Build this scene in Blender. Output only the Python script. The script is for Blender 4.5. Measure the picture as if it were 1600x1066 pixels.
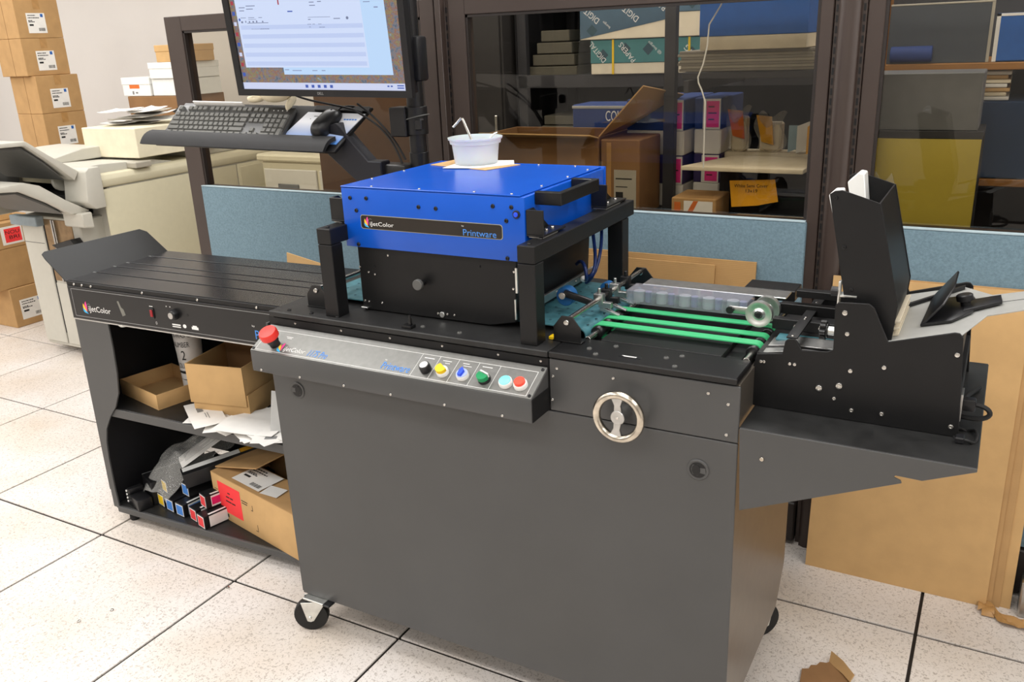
import bpy, bmesh, math, random
from mathutils import Vector, Matrix
random.seed(7)
SC = bpy.context.scene
COL = SC.collection
for o in list(bpy.data.objects): bpy.data.objects.remove(o)

# ------------------------------------------------------------------ camera
CAM_F = 1365.9          # focal length in pixels of the 1600x1066 frame
yaw, pitch, roll = 0.51773, 0.33451, -0.04230
cpos = Vector((2.4876, -1.5414, 1.5170))
rt = Vector((math.cos(yaw), math.sin(yaw), 0)); fw = Vector((-math.sin(yaw), math.cos(yaw), 0)); up = Vector((0, 0, 1))
f2 = fw*math.cos(pitch) - up*math.sin(pitch); u2 = up*math.cos(pitch) + fw*math.sin(pitch)
r3 = rt*math.cos(roll) + u2*math.sin(roll); u3 = -rt*math.sin(roll) + u2*math.cos(roll)
cd = bpy.data.cameras.new('camera'); cam = bpy.data.objects.new('camera', cd); COL.objects.link(cam)
cd.sensor_width = 36; cd.sensor_fit = 'HORIZONTAL'; cd.lens = CAM_F/1600*36; cd.clip_start = .02
cam.matrix_world = Matrix(((r3.x, u3.x, -f2.x, cpos.x), (r3.y, u3.y, -f2.y, cpos.y), (r3.z, u3.z, -f2.z, cpos.z), (0, 0, 0, 1)))
SC.camera = cam

# ------------------------------------------------------------------ world, lights, exposure
w = bpy.data.worlds.new('world'); SC.world = w; w.use_nodes = True
w.node_tree.nodes['Background'].inputs[0].default_value = (.9, .95, 1, 1); w.node_tree.nodes['Background'].inputs[1].default_value = .15
def area(name, loc, sx, sy, power, col=(1, .988, .97)):
    l = bpy.data.lights.new(name, 'AREA'); l.shape = 'RECTANGLE'; l.size = sx; l.size_y = sy; l.energy = power; l.color = col
    o = bpy.data.objects.new(name, l); o.location = loc; COL.objects.link(o); return o
for lx in (-4.2, -2.2, -.2, 1.8, 3.8):          # a regular grid of ceiling troffers
    for ly in (-3.4, -1.8, -.2, 1.4):
        area('ceiling_lamp', (lx, ly, 2.76), 1.2, .6, 20.5)
SC.view_settings.view_transform = 'Standard'; SC.view_settings.look = 'None'; SC.view_settings.gamma = 1
SC.view_settings.use_curve_mapping = False
SC.view_settings.exposure = 0.0
SC.cycles.use_denoising = True
SC.cycles.sample_clamp_indirect = 6
SC.cycles.max_bounces = 8; SC.cycles.transparent_max_bounces = 12

# ------------------------------------------------------------------ materials
def S(r, g, b):
    f = lambda c: (c/255/12.92) if c/255 <= .04045 else ((c/255+.055)/1.055)**2.4
    return (f(r), f(g), f(b), 1)
MATS = {}
def mat(name, c, rough=.5, metal=0, var=.06, scale=30, bump=0, spec=.5, coat=0, bscale=None, alpha=None, emit=None, es=1, trans=0, ior=1.45, sheen=0):
    m = bpy.data.materials.new(name); m.use_nodes = True; nt = m.node_tree; b = nt.nodes['Principled BSDF']
    tc = nt.nodes.new('ShaderNodeTexCoord'); n = nt.nodes.new('ShaderNodeTexNoise'); n.inputs['Scale'].default_value = scale; n.inputs['Detail'].default_value = 4
    nt.links.new(tc.outputs['Object'], n.inputs['Vector'])
    rp = nt.nodes.new('ShaderNodeValToRGB')
    lo = [x*(1-var) for x in c[:3]]+[1]; hi = [min(1, x*(1+var)) for x in c[:3]]+[1]
    rp.color_ramp.elements[0].position = .3; rp.color_ramp.elements[1].position = .7
    rp.color_ramp.elements[0].color = lo; rp.color_ramp.elements[1].color = hi
    nt.links.new(n.outputs['Fac'], rp.inputs[0]); nt.links.new(rp.outputs[0], b.inputs['Base Color'])
    b.inputs['Roughness'].default_value = rough; b.inputs['Metallic'].default_value = metal; b.inputs['Specular IOR Level'].default_value = spec
    b.inputs['Coat Weight'].default_value = coat; b.inputs['IOR'].default_value = ior; b.inputs['Transmission Weight'].default_value = trans
    if bump:
        n2 = nt.nodes.new('ShaderNodeTexNoise'); n2.inputs['Scale'].default_value = bscale or scale*4; n2.inputs['Detail'].default_value = 3
        nt.links.new(tc.outputs['Object'], n2.inputs['Vector'])
        bp = nt.nodes.new('ShaderNodeBump'); bp.inputs['Strength'].default_value = bump; bp.inputs['Distance'].default_value = .002
        nt.links.new(n2.outputs['Fac'], bp.inputs['Height']); nt.links.new(bp.outputs[0], b.inputs['Normal'])
    if emit is not None:
        b.inputs['Emission Color'].default_value = emit; b.inputs['Emission Strength'].default_value = es
    if alpha is not None:
        b.inputs['Alpha'].default_value = alpha
    MATS[name] = m; return m
BLK = mat('black_powder_coat', S(20, 20, 21), .42, var=.12, scale=12, bump=.05, bscale=900, spec=.38)
GRY = mat('charcoal_panel_paint', S(73, 73, 73), .36, var=.05, scale=5, bump=.05, bscale=900)
BLKD = mat('black_dusty_plate', S(34, 34, 34), .45, var=.3, scale=25, bump=.06, bscale=500)
BLKG = mat('black_satin_metal', S(20, 20, 21), .33, var=.1, scale=20)
BELTB = mat('black_belt_rubber', S(20, 20, 24), .25, var=.08, scale=10)
BLKP = mat('black_plastic', S(24, 24, 26), .35, var=.1)
NAVY = mat('dark_interior', S(22, 22, 25), .6)
BLUE = mat('blue_enamel', S(12, 82, 190), .25, var=.04, scale=8, spec=.5)
STEEL = mat('polished_steel', S(205, 203, 198), .22, metal=1, var=.08)
ALU = mat('brushed_aluminium', S(190, 190, 188), .35, metal=1, var=.1, scale=60)
ZINC = mat('zinc_plate', S(222, 224, 221), .36, metal=1, var=.15, scale=40)
CHROME = mat('worn_chrome', S(200, 192, 178), .2, metal=1, var=.25, scale=50)
PANEL = mat('brushed_control_panel', S(126, 126, 123), .36, metal=.5, var=.08, scale=80)
GREEN = mat('green_belt', S(60, 178, 116), .5, var=.05)
TEAL = mat('teal_transport_belt', S(64, 114, 124), .5, var=.25, scale=40)
RED = mat('red_plastic', S(222, 52, 44), .35); YEL = mat('yellow_plastic', S(236, 196, 20), .35); CBLU = mat('blue_plastic', S(40, 80, 225), .3)
GRN = mat('green_plastic', S(16, 140, 84), .35); CYN = mat('pale_cyan_plastic', S(130, 220, 228), .35); WHT = mat('white_plastic', S(235, 235, 232), .4, var=.03)
ORG = mat('orange_red_plastic', S(245, 80, 60), .35)
WPRINT = mat('white_print', S(232, 232, 230), .6, var=.02); BPRINT = mat('blue_print', S(70, 140, 225), .6, var=.02); KPRINT = mat('black_print', S(30, 30, 30), .7)
GPRINT = mat('grey_print', S(130, 130, 130), .7); PINKP = mat('pink_print', S(240, 70, 150), .6); YELP = mat('yellow_print', S(248, 200, 60), .6); CYNP = mat('cyan_print', S(60, 170, 225), .6)
CARD = mat('cardboard', S(184, 146, 98), .8, var=.08, scale=14, bump=.1, bscale=200)
CARDL = mat('cardboard_light', S(202, 164, 112), .8, var=.06, scale=14, bump=.1, bscale=200)
CARDD = mat('cardboard_brown', S(138, 102, 66), .85, var=.1, scale=10)
PAPER = mat('white_paper', S(236, 234, 230), .75, var=.03); CREAM = mat('cream_paper', S(226, 214, 190), .75, var=.05); KRAFT = mat('kraft_tape', S(176, 134, 82), .35, var=.1)
FABRIC = mat('blue_panel_fabric', S(110, 134, 146), .9, var=.14, scale=160, bump=.5, bscale=420)
FABEDGE = mat('panel_edge_trim', S(176, 196, 205), .8)
BRONZE = mat('bronze_frame_metal', S(66, 55, 50), .42, var=.06, scale=8)
BRONZD = mat('bronze_dark', S(40, 33, 30), .5)
WALL = mat('painted_wall', S(220, 216, 212), .85, var=.015, scale=3)
CEIL = mat('ceiling_tile', S(225, 224, 220), .9, var=.03, scale=40)
BEIGE = mat('copier_beige', S(206, 199, 172), .5, var=.02); BEIGE2 = mat('copier_grey', S(196, 193, 182), .5, var=.02); BEIGE3 = mat('copier_warm_grey', S(172, 166, 152), .5, var=.03)
DGREY = mat('dark_grey_plastic', S(88, 88, 86), .5); LGREY = mat('light_grey_metal', S(172, 172, 168), .4, metal=.2, var=.05)
SHELF = mat('shelf_metal', S(62, 62, 66), .5, metal=.3); WOODS = mat('shelf_wood', S(150, 104, 52), .6, var=.15, scale=9)
NAVYB = mat('navy_carton', S(38, 62, 122), .7); BLUEB = mat('blue_carton', S(36, 96, 176), .7); TEALB = mat('teal_carton', S(62, 124, 126), .7); SLATEB = mat('slate_carton', S(74, 104, 126), .7); PURP = mat('purple_carton', S(62, 50, 100), .7)
DKTEAL = mat('dark_teal_print', S(40, 72, 84), .7)
HPINK = mat('hot_pink_paper', S(244, 60, 150), .7); TAGO = mat('amber_tag', S(232, 168, 30), .6); ORANG = mat('orange_carton', S(214, 112, 48), .7)
OLIVE = mat('olive_folder', S(158, 142, 48), .5, var=.06, scale=6)
REDLAB = mat('red_paper_label', S(250, 62, 66), .6, var=.03)
RUBBER = mat('black_rubber', S(20, 20, 21), .55)
GLOVE = mat('cream_cloth', S(226, 214, 184), .9, var=.08, bump=.4, bscale=120)
PADB = mat('mousepad_print', S(210, 228, 244), .6)
BLUEU = mat('blue_urethane', S(30, 92, 150), .4); TUBEB = mat('blue_air_tube', S(24, 44, 96), .3)
INKRED = mat('ink_red', S(226, 60, 66), .5); INKMAG = mat('ink_magenta', S(222, 30, 110), .5); INKBLU = mat('ink_blue', S(74, 134, 214), .5); INKYEL = mat('ink_yellow', S(246, 206, 40), .5)
def gradient_pad():
    nt = PADB.node_tree; b = nt.nodes['Principled BSDF']; tc = nt.nodes['Texture Coordinate']
    sp = nt.nodes.new('ShaderNodeSeparateXYZ'); nt.links.new(tc.outputs['Object'], sp.inputs[0])
    mr = nt.nodes.new('ShaderNodeMapRange'); mr.inputs[1].default_value = -.06; mr.inputs[2].default_value = .02
    nt.links.new(sp.outputs['Y'], mr.inputs[0]); rp = nt.nodes.new('ShaderNodeValToRGB')
    rp.color_ramp.elements[0].color = S(70, 140, 225); rp.color_ramp.elements[1].color = S(236, 238, 244)
    nt.links.new(mr.outputs[0], rp.inputs[0]); nt.links.new(rp.outputs[0], b.inputs['Base Color'])
gradient_pad()
def tile_material():
    m = bpy.data.materials.new('speckled_floor_tile'); m.use_nodes = True; nt = m.node_tree; b = nt.nodes['Principled BSDF']; L = nt.links.new
    g = nt.nodes.new('ShaderNodeNewGeometry')
    n1 = nt.nodes.new('ShaderNodeTexNoise'); n1.inputs['Scale'].default_value = 135; n1.inputs['Detail'].default_value = 5; n1.inputs['Distortion'].default_value = 1.2; L(g.outputs['Position'], n1.inputs['Vector'])
    r1 = nt.nodes.new('ShaderNodeValToRGB'); e = r1.color_ramp.elements; e[0].position = .36; e[1].position = .46; e[0].color = S(186, 178, 172); e[1].color = S(229, 223, 219)
    L(n1.outputs['Fac'], r1.inputs[0])
    n2 = nt.nodes.new('ShaderNodeTexNoise'); n2.inputs['Scale'].default_value = 2.3; n2.inputs['Detail'].default_value = 5; L(g.outputs['Position'], n2.inputs['Vector'])
    r2 = nt.nodes.new('ShaderNodeValToRGB'); r2.color_ramp.elements[0].position = .3; r2.color_ramp.elements[1].position = .65; r2.color_ramp.elements[0].color = S(236, 228, 216); r2.color_ramp.elements[1].color = (1, 1, 1, 1); L(n2.outputs['Fac'], r2.inputs[0])
    mx = nt.nodes.new('ShaderNodeMixRGB'); mx.blend_type = 'MULTIPLY'; mx.inputs[0].default_value = 1; L(r1.outputs[0], mx.inputs[1]); L(r2.outputs[0], mx.inputs[2])
    L(mx.outputs[0], b.inputs['Base Color']); b.inputs['Roughness'].default_value = .42
    return m
TILE = tile_material()
def sheet_glass(name, tint, refl=1.0, rough=0.0):
    m = bpy.data.materials.new(name); m.use_nodes = True; nt = m.node_tree; L = nt.links.new
    nt.nodes.remove(nt.nodes['Principled BSDF']); out = nt.nodes['Material Output']
    t = nt.nodes.new('ShaderNodeBsdfTransparent'); t.inputs[0].default_value = tint
    g = nt.nodes.new('ShaderNodeBsdfGlossy'); g.inputs['Roughness'].default_value = rough; g.inputs[0].default_value = (refl, refl, refl, 1)
    fr = nt.nodes.new('ShaderNodeFresnel'); fr.inputs[0].default_value = 1.5
    mx = nt.nodes.new('ShaderNodeMixShader'); ge = nt.nodes.new('ShaderNodeNewGeometry'); ml = nt.nodes.new('ShaderNodeMath'); ml.operation = 'SUBTRACT'; ml.use_clamp = True
    L(fr.outputs[0], ml.inputs[0]); L(ge.outputs['Backfacing'], ml.inputs[1])     # reflect at the outer face only
    L(ml.outputs[0], mx.inputs[0]); L(t.outputs[0], mx.inputs[1]); L(g.outputs[0], mx.inputs[2]); L(mx.outputs[0], out.inputs[0])
    return m
GLASS = sheet_glass('smoked_window_glass', S(236, 233, 226))
ACRYL = sheet_glass('clear_acrylic', S(238, 240, 244), 1, .08)
def highlight_haze():  # whitish highlights mixed into the clear acrylic as diffuse colour
    nt = ACRYL.node_tree; out = nt.nodes['Material Output']; old = out.inputs[0].links[0].from_socket
    d = nt.nodes.new('ShaderNodeBsdfDiffuse'); d.inputs[0].default_value = S(225, 226, 236); mx = nt.nodes.new('ShaderNodeMixShader'); mx.inputs[0].default_value = .12
    nt.links.new(old, mx.inputs[1]); nt.links.new(d.outputs[0], mx.inputs[2]); nt.links.new(mx.outputs[0], out.inputs[0])
highlight_haze()
CORR = mat('corrugated_board', S(178, 140, 90), .85, var=.08, scale=10)
def corrugate():
    nt = CORR.node_tree; b = nt.nodes['Principled BSDF']; tc = nt.nodes['Texture Coordinate']
    wv = nt.nodes.new('ShaderNodeTexWave'); wv.bands_direction = 'Z'; wv.inputs['Scale'].default_value = 62; wv.inputs['Distortion'].default_value = .4
    nt.links.new(tc.outputs['Object'], wv.inputs['Vector']); bp = nt.nodes.new('ShaderNodeBump'); bp.inputs['Strength'].default_value = .3; bp.inputs['Distance'].default_value = .001
    nt.links.new(wv.outputs['Fac'], bp.inputs['Height']); nt.links.new(bp.outputs[0], b.inputs['Normal'])
corrugate()
def wrap_material():
    m = bpy.data.materials.new('bubble_wrap_film'); m.use_nodes = True; nt = m.node_tree; L = nt.links.new
    b = nt.nodes['Principled BSDF']; b.inputs['Base Color'].default_value = S(225, 225, 222); b.inputs['Roughness'].default_value = .06; b.inputs['Alpha'].default_value = .17
    tc = nt.nodes.new('ShaderNodeTexCoord'); v = nt.nodes.new('ShaderNodeTexVoronoi'); v.inputs['Scale'].default_value = 75; L(tc.outputs['Object'], v.inputs['Vector'])
    bp = nt.nodes.new('ShaderNodeBump'); bp.inputs['Strength'].default_value = 1; bp.inputs['Distance'].default_value = .003; L(v.outputs['Distance'], bp.inputs['Height']); L(bp.outputs[0], b.inputs['Normal'])
    return m
WRAP = wrap_material()
WRAP2 = wrap_material(); WRAP2.node_tree.nodes['Principled BSDF'].inputs['Alpha'].default_value = .4
def frosted():
    m = bpy.data.materials.new('milky_plastic'); m.use_nodes = True; b = m.node_tree.nodes['Principled BSDF']
    b.inputs['Base Color'].default_value = S(232, 236, 240); b.inputs['Roughness'].default_value = .35; b.inputs['Transmission Weight'].default_value = .35; b.inputs['Subsurface Weight'].default_value = .3; b.inputs['Alpha'].default_value = .86
    return m
MILKY = frosted()
def screen_material(name, kind):
    m = bpy.data.materials.new(name); m.use_nodes = True; nt = m.node_tree; L = nt.links.new; b = nt.nodes['Principled BSDF']
    b.inputs['Base Color'].default_value = (.01, .01, .01, 1); b.inputs['Roughness'].default_value = .3
    tc = nt.nodes.new('ShaderNodeTexCoord')
    n = nt.nodes.new('ShaderNodeTexNoise'); n.inputs['Scale'].default_value = 70; n.inputs['Detail'].default_value = 8; n.inputs['Roughness'].default_value = .7; L(tc.outputs['Object'], n.inputs['Vector'])
    r = nt.nodes.new('ShaderNodeValToRGB'); e = r.color_ramp.elements
    cols = [(.3, S(40, 56, 84)), (.41, S(104, 118, 138)), (.47, S(142, 138, 138)), (.52, S(146, 80, 82)), (.55, S(172, 152, 96)), (.6, S(112, 126, 106)), (.66, S(150, 158, 170)), (.76, S(206, 210, 224))]
    e[0].position, e[0].color = cols[0]; e[1].position, e[1].color = cols[-1]
    for p_, c_ in cols[1:-1]:
        q = e.new(p_); q.color = c_
    L(n.outputs['Fac'], r.inputs[0]); L(r.outputs[0], b.inputs['Emission Color']); b.inputs['Emission Strength'].default_value = .75
    return m
WALLPAPER = screen_material('screen_wallpaper', 0)
def emis(name, c, s):
    m = mat(name, (.02, .02, .02, 1), .4, emit=c, es=s); return m
SCRW = emis('screen_window_white', S(206, 220, 250), .95); SCRS = emis('screen_row_blue', S(190, 206, 244), .93); SCRC = emis('screen_window_pale', S(186, 216, 250), .95)
SCRT = emis('screen_text', S(120, 132, 168), .8); SCRB = emis('screen_blue_button', S(50, 90, 190), .8); SCRBAR = emis('screen_taskbar', S(206, 214, 244), .92); SCRR = emis('screen_red_icon', S(190, 50, 70), .7)
SCRD = emis('screen_text_dark', S(140, 154, 196), .8)

# ------------------------------------------------------------------ geometry helpers
OFF = {}
def link(o, parent, c):
    COL.objects.link(o)
    if parent is not None:
        o.parent = parent; o.location = Vector(c) - OFF[parent]
    else:
        o.location = c
    OFF[o] = Vector(c)
def tag(o, label=None, cat=None, group=None, kind=None):
    if label: o['label'] = label
    if cat: o['category'] = cat
    if group: o['group'] = group
    if kind: o['kind'] = kind
    return o
def thing(name, label, cat, loc=(0, 0, 0), rot=None, group=None, local=False, kind=None):
    """An Empty at a thing's base. Parts are given in world coordinates, or in the thing's own frame when local."""
    o = bpy.data.objects.new(name, None); o.empty_display_size = .05; COL.objects.link(o)
    if rot is None: o.location = loc
    else: o.matrix_world = Matrix.Translation(loc) @ rot
    OFF[o] = Vector((0, 0, 0)) if (local or rot is not None) else Vector(loc)
    return tag(o, label, cat, group, kind)
RZ = lambda a: Matrix.Rotation(a, 4, 'Z')
class G:
    def __init__(s): s.v = []; s.f = []
    def add(s, v, f):
        n = len(s.v); s.v += [Vector(p) for p in v]; s.f += [tuple(i+n for i in q) for q in f]; return s
    def box(s, x0, x1, y0, y1, z0, z1):
        return s.add([(x0, y0, z0), (x1, y0, z0), (x1, y1, z0), (x0, y1, z0), (x0, y0, z1), (x1, y0, z1), (x1, y1, z1), (x0, y1, z1)],
                     [(0, 3, 2, 1), (4, 5, 6, 7), (0, 1, 5, 4), (1, 2, 6, 5), (2, 3, 7, 6), (3, 0, 4, 7)])
    def prism(s, pts, ax, a, b):
        mk = {'x': lambda p, t: (t, p[0], p[1]), 'y': lambda p, t: (p[0], t, p[1]), 'z': lambda p, t: (p[0], p[1], t)}[ax]
        n = len(pts)
        return s.add([mk(p, a) for p in pts]+[mk(p, b) for p in pts], [tuple(range(n))[::-1], tuple(range(n, 2*n))]+[(i, (i+1) % n, n+(i+1) % n, n+i) for i in range(n)])
    def cyl(s, p0, p1, r0, r1=None, n=20, caps=True):
        p0 = Vector(p0); p1 = Vector(p1); r1 = r0 if r1 is None else r1; d = (p1-p0).normalized()
        a = d.orthogonal().normalized(); b = d.cross(a)
        c = [(math.cos(2*math.pi*i/n), math.sin(2*math.pi*i/n)) for i in range(n)]
        v = [p0+(a*x+b*y)*r0 for x, y in c]+[p1+(a*x+b*y)*r1 for x, y in c]
        f = [(i, (i+1) % n, n+(i+1) % n, n+i) for i in range(n)]
        if caps: f += [tuple(range(n))[::-1], tuple(range(n, 2*n))]
        return s.add(v, f)
    def tube(s, pts, r, n=8, closed=False):
        pts = [Vector(p) for p in pts]; m = len(pts); v = []; f = []; a = None
        for i, p in enumerate(pts):
            if closed: d = (pts[(i+1) % m]-pts[i-1]).normalized()
            else: d = (pts[min(i+1, m-1)]-pts[max(i-1, 0)]).normalized()
            a = d.orthogonal().normalized() if a is None else (a-d*a.dot(d)).normalized()
            b = d.cross(a); rr = r[i] if isinstance(r, (list, tuple)) else r
            v += [p+(a*math.cos(2*math.pi*k/n)+b*math.sin(2*math.pi*k/n))*rr for k in range(n)]
        for i in range(m if closed else m-1):
            j = (i+1) % m
            f += [(i*n+k, i*n+(k+1) % n, j*n+(k+1) % n, j*n+k) for k in range(n)]
        if not closed: f += [tuple(range(n))[::-1], tuple(range((m-1)*n, m*n))]
        return s.add(v, f)
    def lathe(s, prof, c, d=(0, 0, 1), n=28):
        c = Vector(c); d = Vector(d).normalized(); a = d.orthogonal().normalized(); b = d.cross(a); v = []; f = []
        for r, h in prof:
            v += [c+d*h+(a*math.cos(2*math.pi*k/n)+b*math.sin(2*math.pi*k/n))*max(r, 1e-5) for k in range(n)]
        for i in range(len(prof)-1):
            f += [(i*n+k, i*n+(k+1) % n, (i+1)*n+(k+1) % n, (i+1)*n+k) for k in range(n)]
        f += [tuple(range(n))[::-1], tuple(range((len(prof)-1)*n, len(prof)*n))]
        return s.add(v, f)
    def grid(s, fn, nu, nv):
        return s.add([fn(i/nu, j/nv) for j in range(nv+1) for i in range(nu+1)], [(j*(nu+1)+i, j*(nu+1)+i+1, (j+1)*(nu+1)+i+1, (j+1)*(nu+1)+i) for j in range(nv) for i in range(nu)])
    def build(s, name, m, parent=None, bevel=0, smooth=True, seg=2, solid=0, weld=False):
        bm = bmesh.new(); vs = [bm.verts.new(p) for p in s.v]
        for q in s.f:
            try: bm.faces.new([vs[i] for i in q])
            except ValueError: pass
        if weld: bmesh.ops.remove_doubles(bm, verts=bm.verts, dist=1e-5)
        bmesh.ops.recalc_face_normals(bm, faces=bm.faces)
        if solid: bmesh.ops.solidify(bm, geom=bm.faces[:], thickness=solid)
        if bevel:
            ed = [e for e in bm.edges if len(e.link_faces) == 2 and e.calc_face_angle(0) > .6]
            bmesh.ops.bevel(bm, geom=ed, offset=bevel, segments=seg, profile=.5, affect='EDGES', clamp_overlap=True)
        lo = Vector((min(v.co[i] for v in bm.verts) for i in range(3))); hi = Vector((max(v.co[i] for v in bm.verts) for i in range(3)))
        c = (lo+hi)/2
        if parent is None: c.z = lo.z
        for v in bm.verts: v.co -= c
        me = bpy.data.meshes.new(name); bm.to_mesh(me); bm.free()
        if smooth:
            me.polygons.foreach_set('use_smooth', [True]*len(me.polygons)); me.set_sharp_from_angle(angle=.6)
        me.materials.append(m); o = bpy.data.objects.new(name, me); link(o, parent, c); return o
def box(name, x0, x1, y0, y1, z0, z1, m, parent=None, bevel=.0015, seg=1):
    return G().box(x0, x1, y0, y1, z0, z1).build(name, m, parent, bevel, seg=seg)
def prism(name, pts, ax, a, b, m, parent=None, bevel=.0008, seg=1):
    return G().prism(pts, ax, a, b).build(name, m, parent, bevel, seg=seg)
def cyl(name, p0, p1, r, m, parent=None, bevel=.0006, r1=None, n=24):
    return G().cyl(p0, p1, r, r1, n).build(name, m, parent, bevel, seg=1)
def tube(name, pts, r, m, parent=None, n=8, closed=False):
    return G().tube(pts, r, n, closed).build(name, m, parent)
def arc(c, r, a0, a1, n):
    return [(c[0]+r*math.cos(a0+(a1-a0)*i/n), c[1]+r*math.sin(a0+(a1-a0)*i/n)) for i in range(n+1)]
def bez(p0, p1, p2, p3, n=14):
    p0, p1, p2, p3 = map(Vector, (p0, p1, p2, p3))
    return [p0*(1-t)**3+p1*3*t*(1-t)**2+p2*3*t*t*(1-t)+p3*t**3 for t in [i/n for i in range(n+1)]]
class F:
    """A flat frame in space: origin, right, up; normal = right x up."""
    def __init__(s, o, ux, uy): s.o = Vector(o); s.x = Vector(ux).normalized(); s.y = Vector(uy).normalized(); s.n = s.x.cross(s.y)
    def at(s, a, b, h=0): return s.o+s.x*a+s.y*b+s.n*h
FRONT = lambda x, y, z: F((x, y, z), (1, 0, 0), (0, 0, 1))
RIGHT = lambda x, y, z: F((x, y, z), (0, 1, 0), (0, 0, 1))
TOP = lambda x, y, z: F((x, y, z), (1, 0, 0), (0, 1, 0))
def flat(name, fr, polys, m, parent, t=.0004, h=0):
    g = G()
    for pl in polys:
        n = len(pl); g.add([fr.at(a, b, h) for a, b in pl]+[fr.at(a, b, h+t) for a, b in pl], [tuple(range(n))[::-1], tuple(range(n, 2*n))]+[(i, (i+1) % n, n+(i+1) % n, n+i) for i in range(n)])
    return g.build(name, m, parent, smooth=False)
rect = lambda a, b, w, h: [(a, b), (a+w, b), (a+w, b+h), (a, b+h)]
def outline(a, b, w, h, t): return [rect(a, b, w, t), rect(a, b+h-t, w, t), rect(a, b+t, t, h-2*t), rect(a+w-t, b+t, t, h-2*t)]
def text(name, s_, fr, a, b, w, h, m, parent, t=.0004, shear=0):
    cu = bpy.data.curves.new('lettering', 'FONT'); cu.body = s_; cu.size = 1; cu.resolution_u = 3; cu.shear = shear
    o = bpy.data.objects.new('lettering', cu); COL.objects.link(o); bpy.context.view_layer.update()
    me = o.evaluated_get(bpy.context.evaluated_depsgraph_get()).to_mesh()
    vs = [v.co.copy() for v in me.vertices]; fs = [tuple(p.vertices) for p in me.polygons]
    o.evaluated_get(bpy.context.evaluated_depsgraph_get()).to_mesh_clear(); bpy.data.objects.remove(o); bpy.data.curves.remove(cu)
    x0 = min(v.x for v in vs); x1 = max(v.x for v in vs); y0 = min(v.y for v in vs); y1 = max(v.y for v in vs)
    g = G(); g.add([fr.at(a+(v.x-x0)/(x1-x0)*w, b+(v.y-y0)/max(y1-y0, 1e-6)*h, t) for v in vs], fs)
    return g.build(name, m, parent, smooth=False)
SCREWS = {}
def screw(parent, p, n, r=.0035, m=None):
    """A dome-headed socket screw; alike screws share one mesh."""
    m = m or STEEL; key = (round(r, 5), m.name)
    if key not in SCREWS:
        g = G(); g.lathe([(r, 0), (r, r*.35), (r*.82, r*.62), (r*.45, r*.68), (r*.4, r*.35), (0, r*.35)], (0, 0, 0), n=10)
        o = g.build('screw', m); SCREWS[key] = o.data; me = o.data
        for v in me.vertices: v.co.z += 0
        bpy.data.objects.remove(o)
    o = bpy.data.objects.new('screw', SCREWS[key]); COL.objects.link(o); o.parent = parent; o.location = Vector(p)-OFF[parent]
    o.rotation_euler = Vector(n).to_track_quat('Z', 'Y').to_euler(); return o
def copy_tree(o, parent=None):
    c = o.copy(); COL.objects.link(c); c.parent = parent
    for ch in list(o.children): copy_tree(ch, c)
    return c
def lens(b, t, wd, n=6):
    (x0, y0), (x1, y1) = b, t; dx, dy = x1-x0, y1-y0; L = math.hypot(dx, dy); nx, ny = -dy/L, dx/L
    s1 = [(x0+dx*i/n+nx*wd*math.sin(math.pi*(i/n)**1.4), y0+dy*i/n+ny*wd*math.sin(math.pi*(i/n)**1.4)) for i in range(n+1)]
    s2 = [(x0+dx*i/n-nx*wd*.25*math.sin(math.pi*i/n), y0+dy*i/n-ny*wd*.25*math.sin(math.pi*i/n)) for i in range(n-1, 0, -1)]
    return s1+s2
def logo(fr, a, b, s, parent, wordw, wordh, tm=None):
    """Three ink-drop petals with a hooked line, and the word beside them."""
    q = lambda pl: [(a+x*s, b+y*s) for x, y in pl]
    flat('logo_petal', fr, [q(lens((.45, .1), (.42, 1.12), .22))], PINKP, parent, .0005)
    flat('logo_petal', fr, [q(lens((.40, .0), (.02, .86), .22))], YELP, parent, .0006)
    flat('logo_petal', fr, [q(lens((.55, -.14), (-.1, .4), .22))], CYNP, parent, .0007)
    hk = arc((.78, .62), .3, math.pi, .25*math.pi, 8); hk2 = arc((.78, .62), .26, .25*math.pi, math.pi, 8)
    flat('logo_hook', fr, [q(hk+hk2)], GPRINT, parent, .0005)
    text('lettering', 'iJetColor', fr, a+s*.72, b-.02*s, wordw, wordh, tm or WPRINT, parent)
def label_print(fr, w, h, parent, blue=True, seed=0):
    """A shipping label: white slip with printed lines, bar code and a blue square."""
    lb = flat('shipping_label', fr, [rect(0, 0, w, h)], PAPER, parent, .0006)
    r = random.Random(seed); ps = []
    for k, (yy, wd) in enumerate([(.86, .5), (.74, .62), (.6, .3), (.54, .42)]):
        x = .08
        while x < wd:
            dw = r.uniform(.03, .08); ps.append(rect(x*w, yy*h, dw*w, .05*h)); x += dw+.02
    ps.append(rect(.1*w, .36*h, .22*w, .09*h))
    x = .56
    while x < .9:
        dw = r.uniform(.008, .025); ps.append(rect(x*w, .1*h, dw*w, .16*h)); x += dw+.014
    tag(flat('label_print', fr, ps, KPRINT, lb, .0003, .0006), kind='stuff')
    if blue: flat('label_emblem', fr, [rect(.76*w, .8*h, .14*w, .16*h)], BLUEB, lb, .0003, .0006)
    return lb
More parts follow.
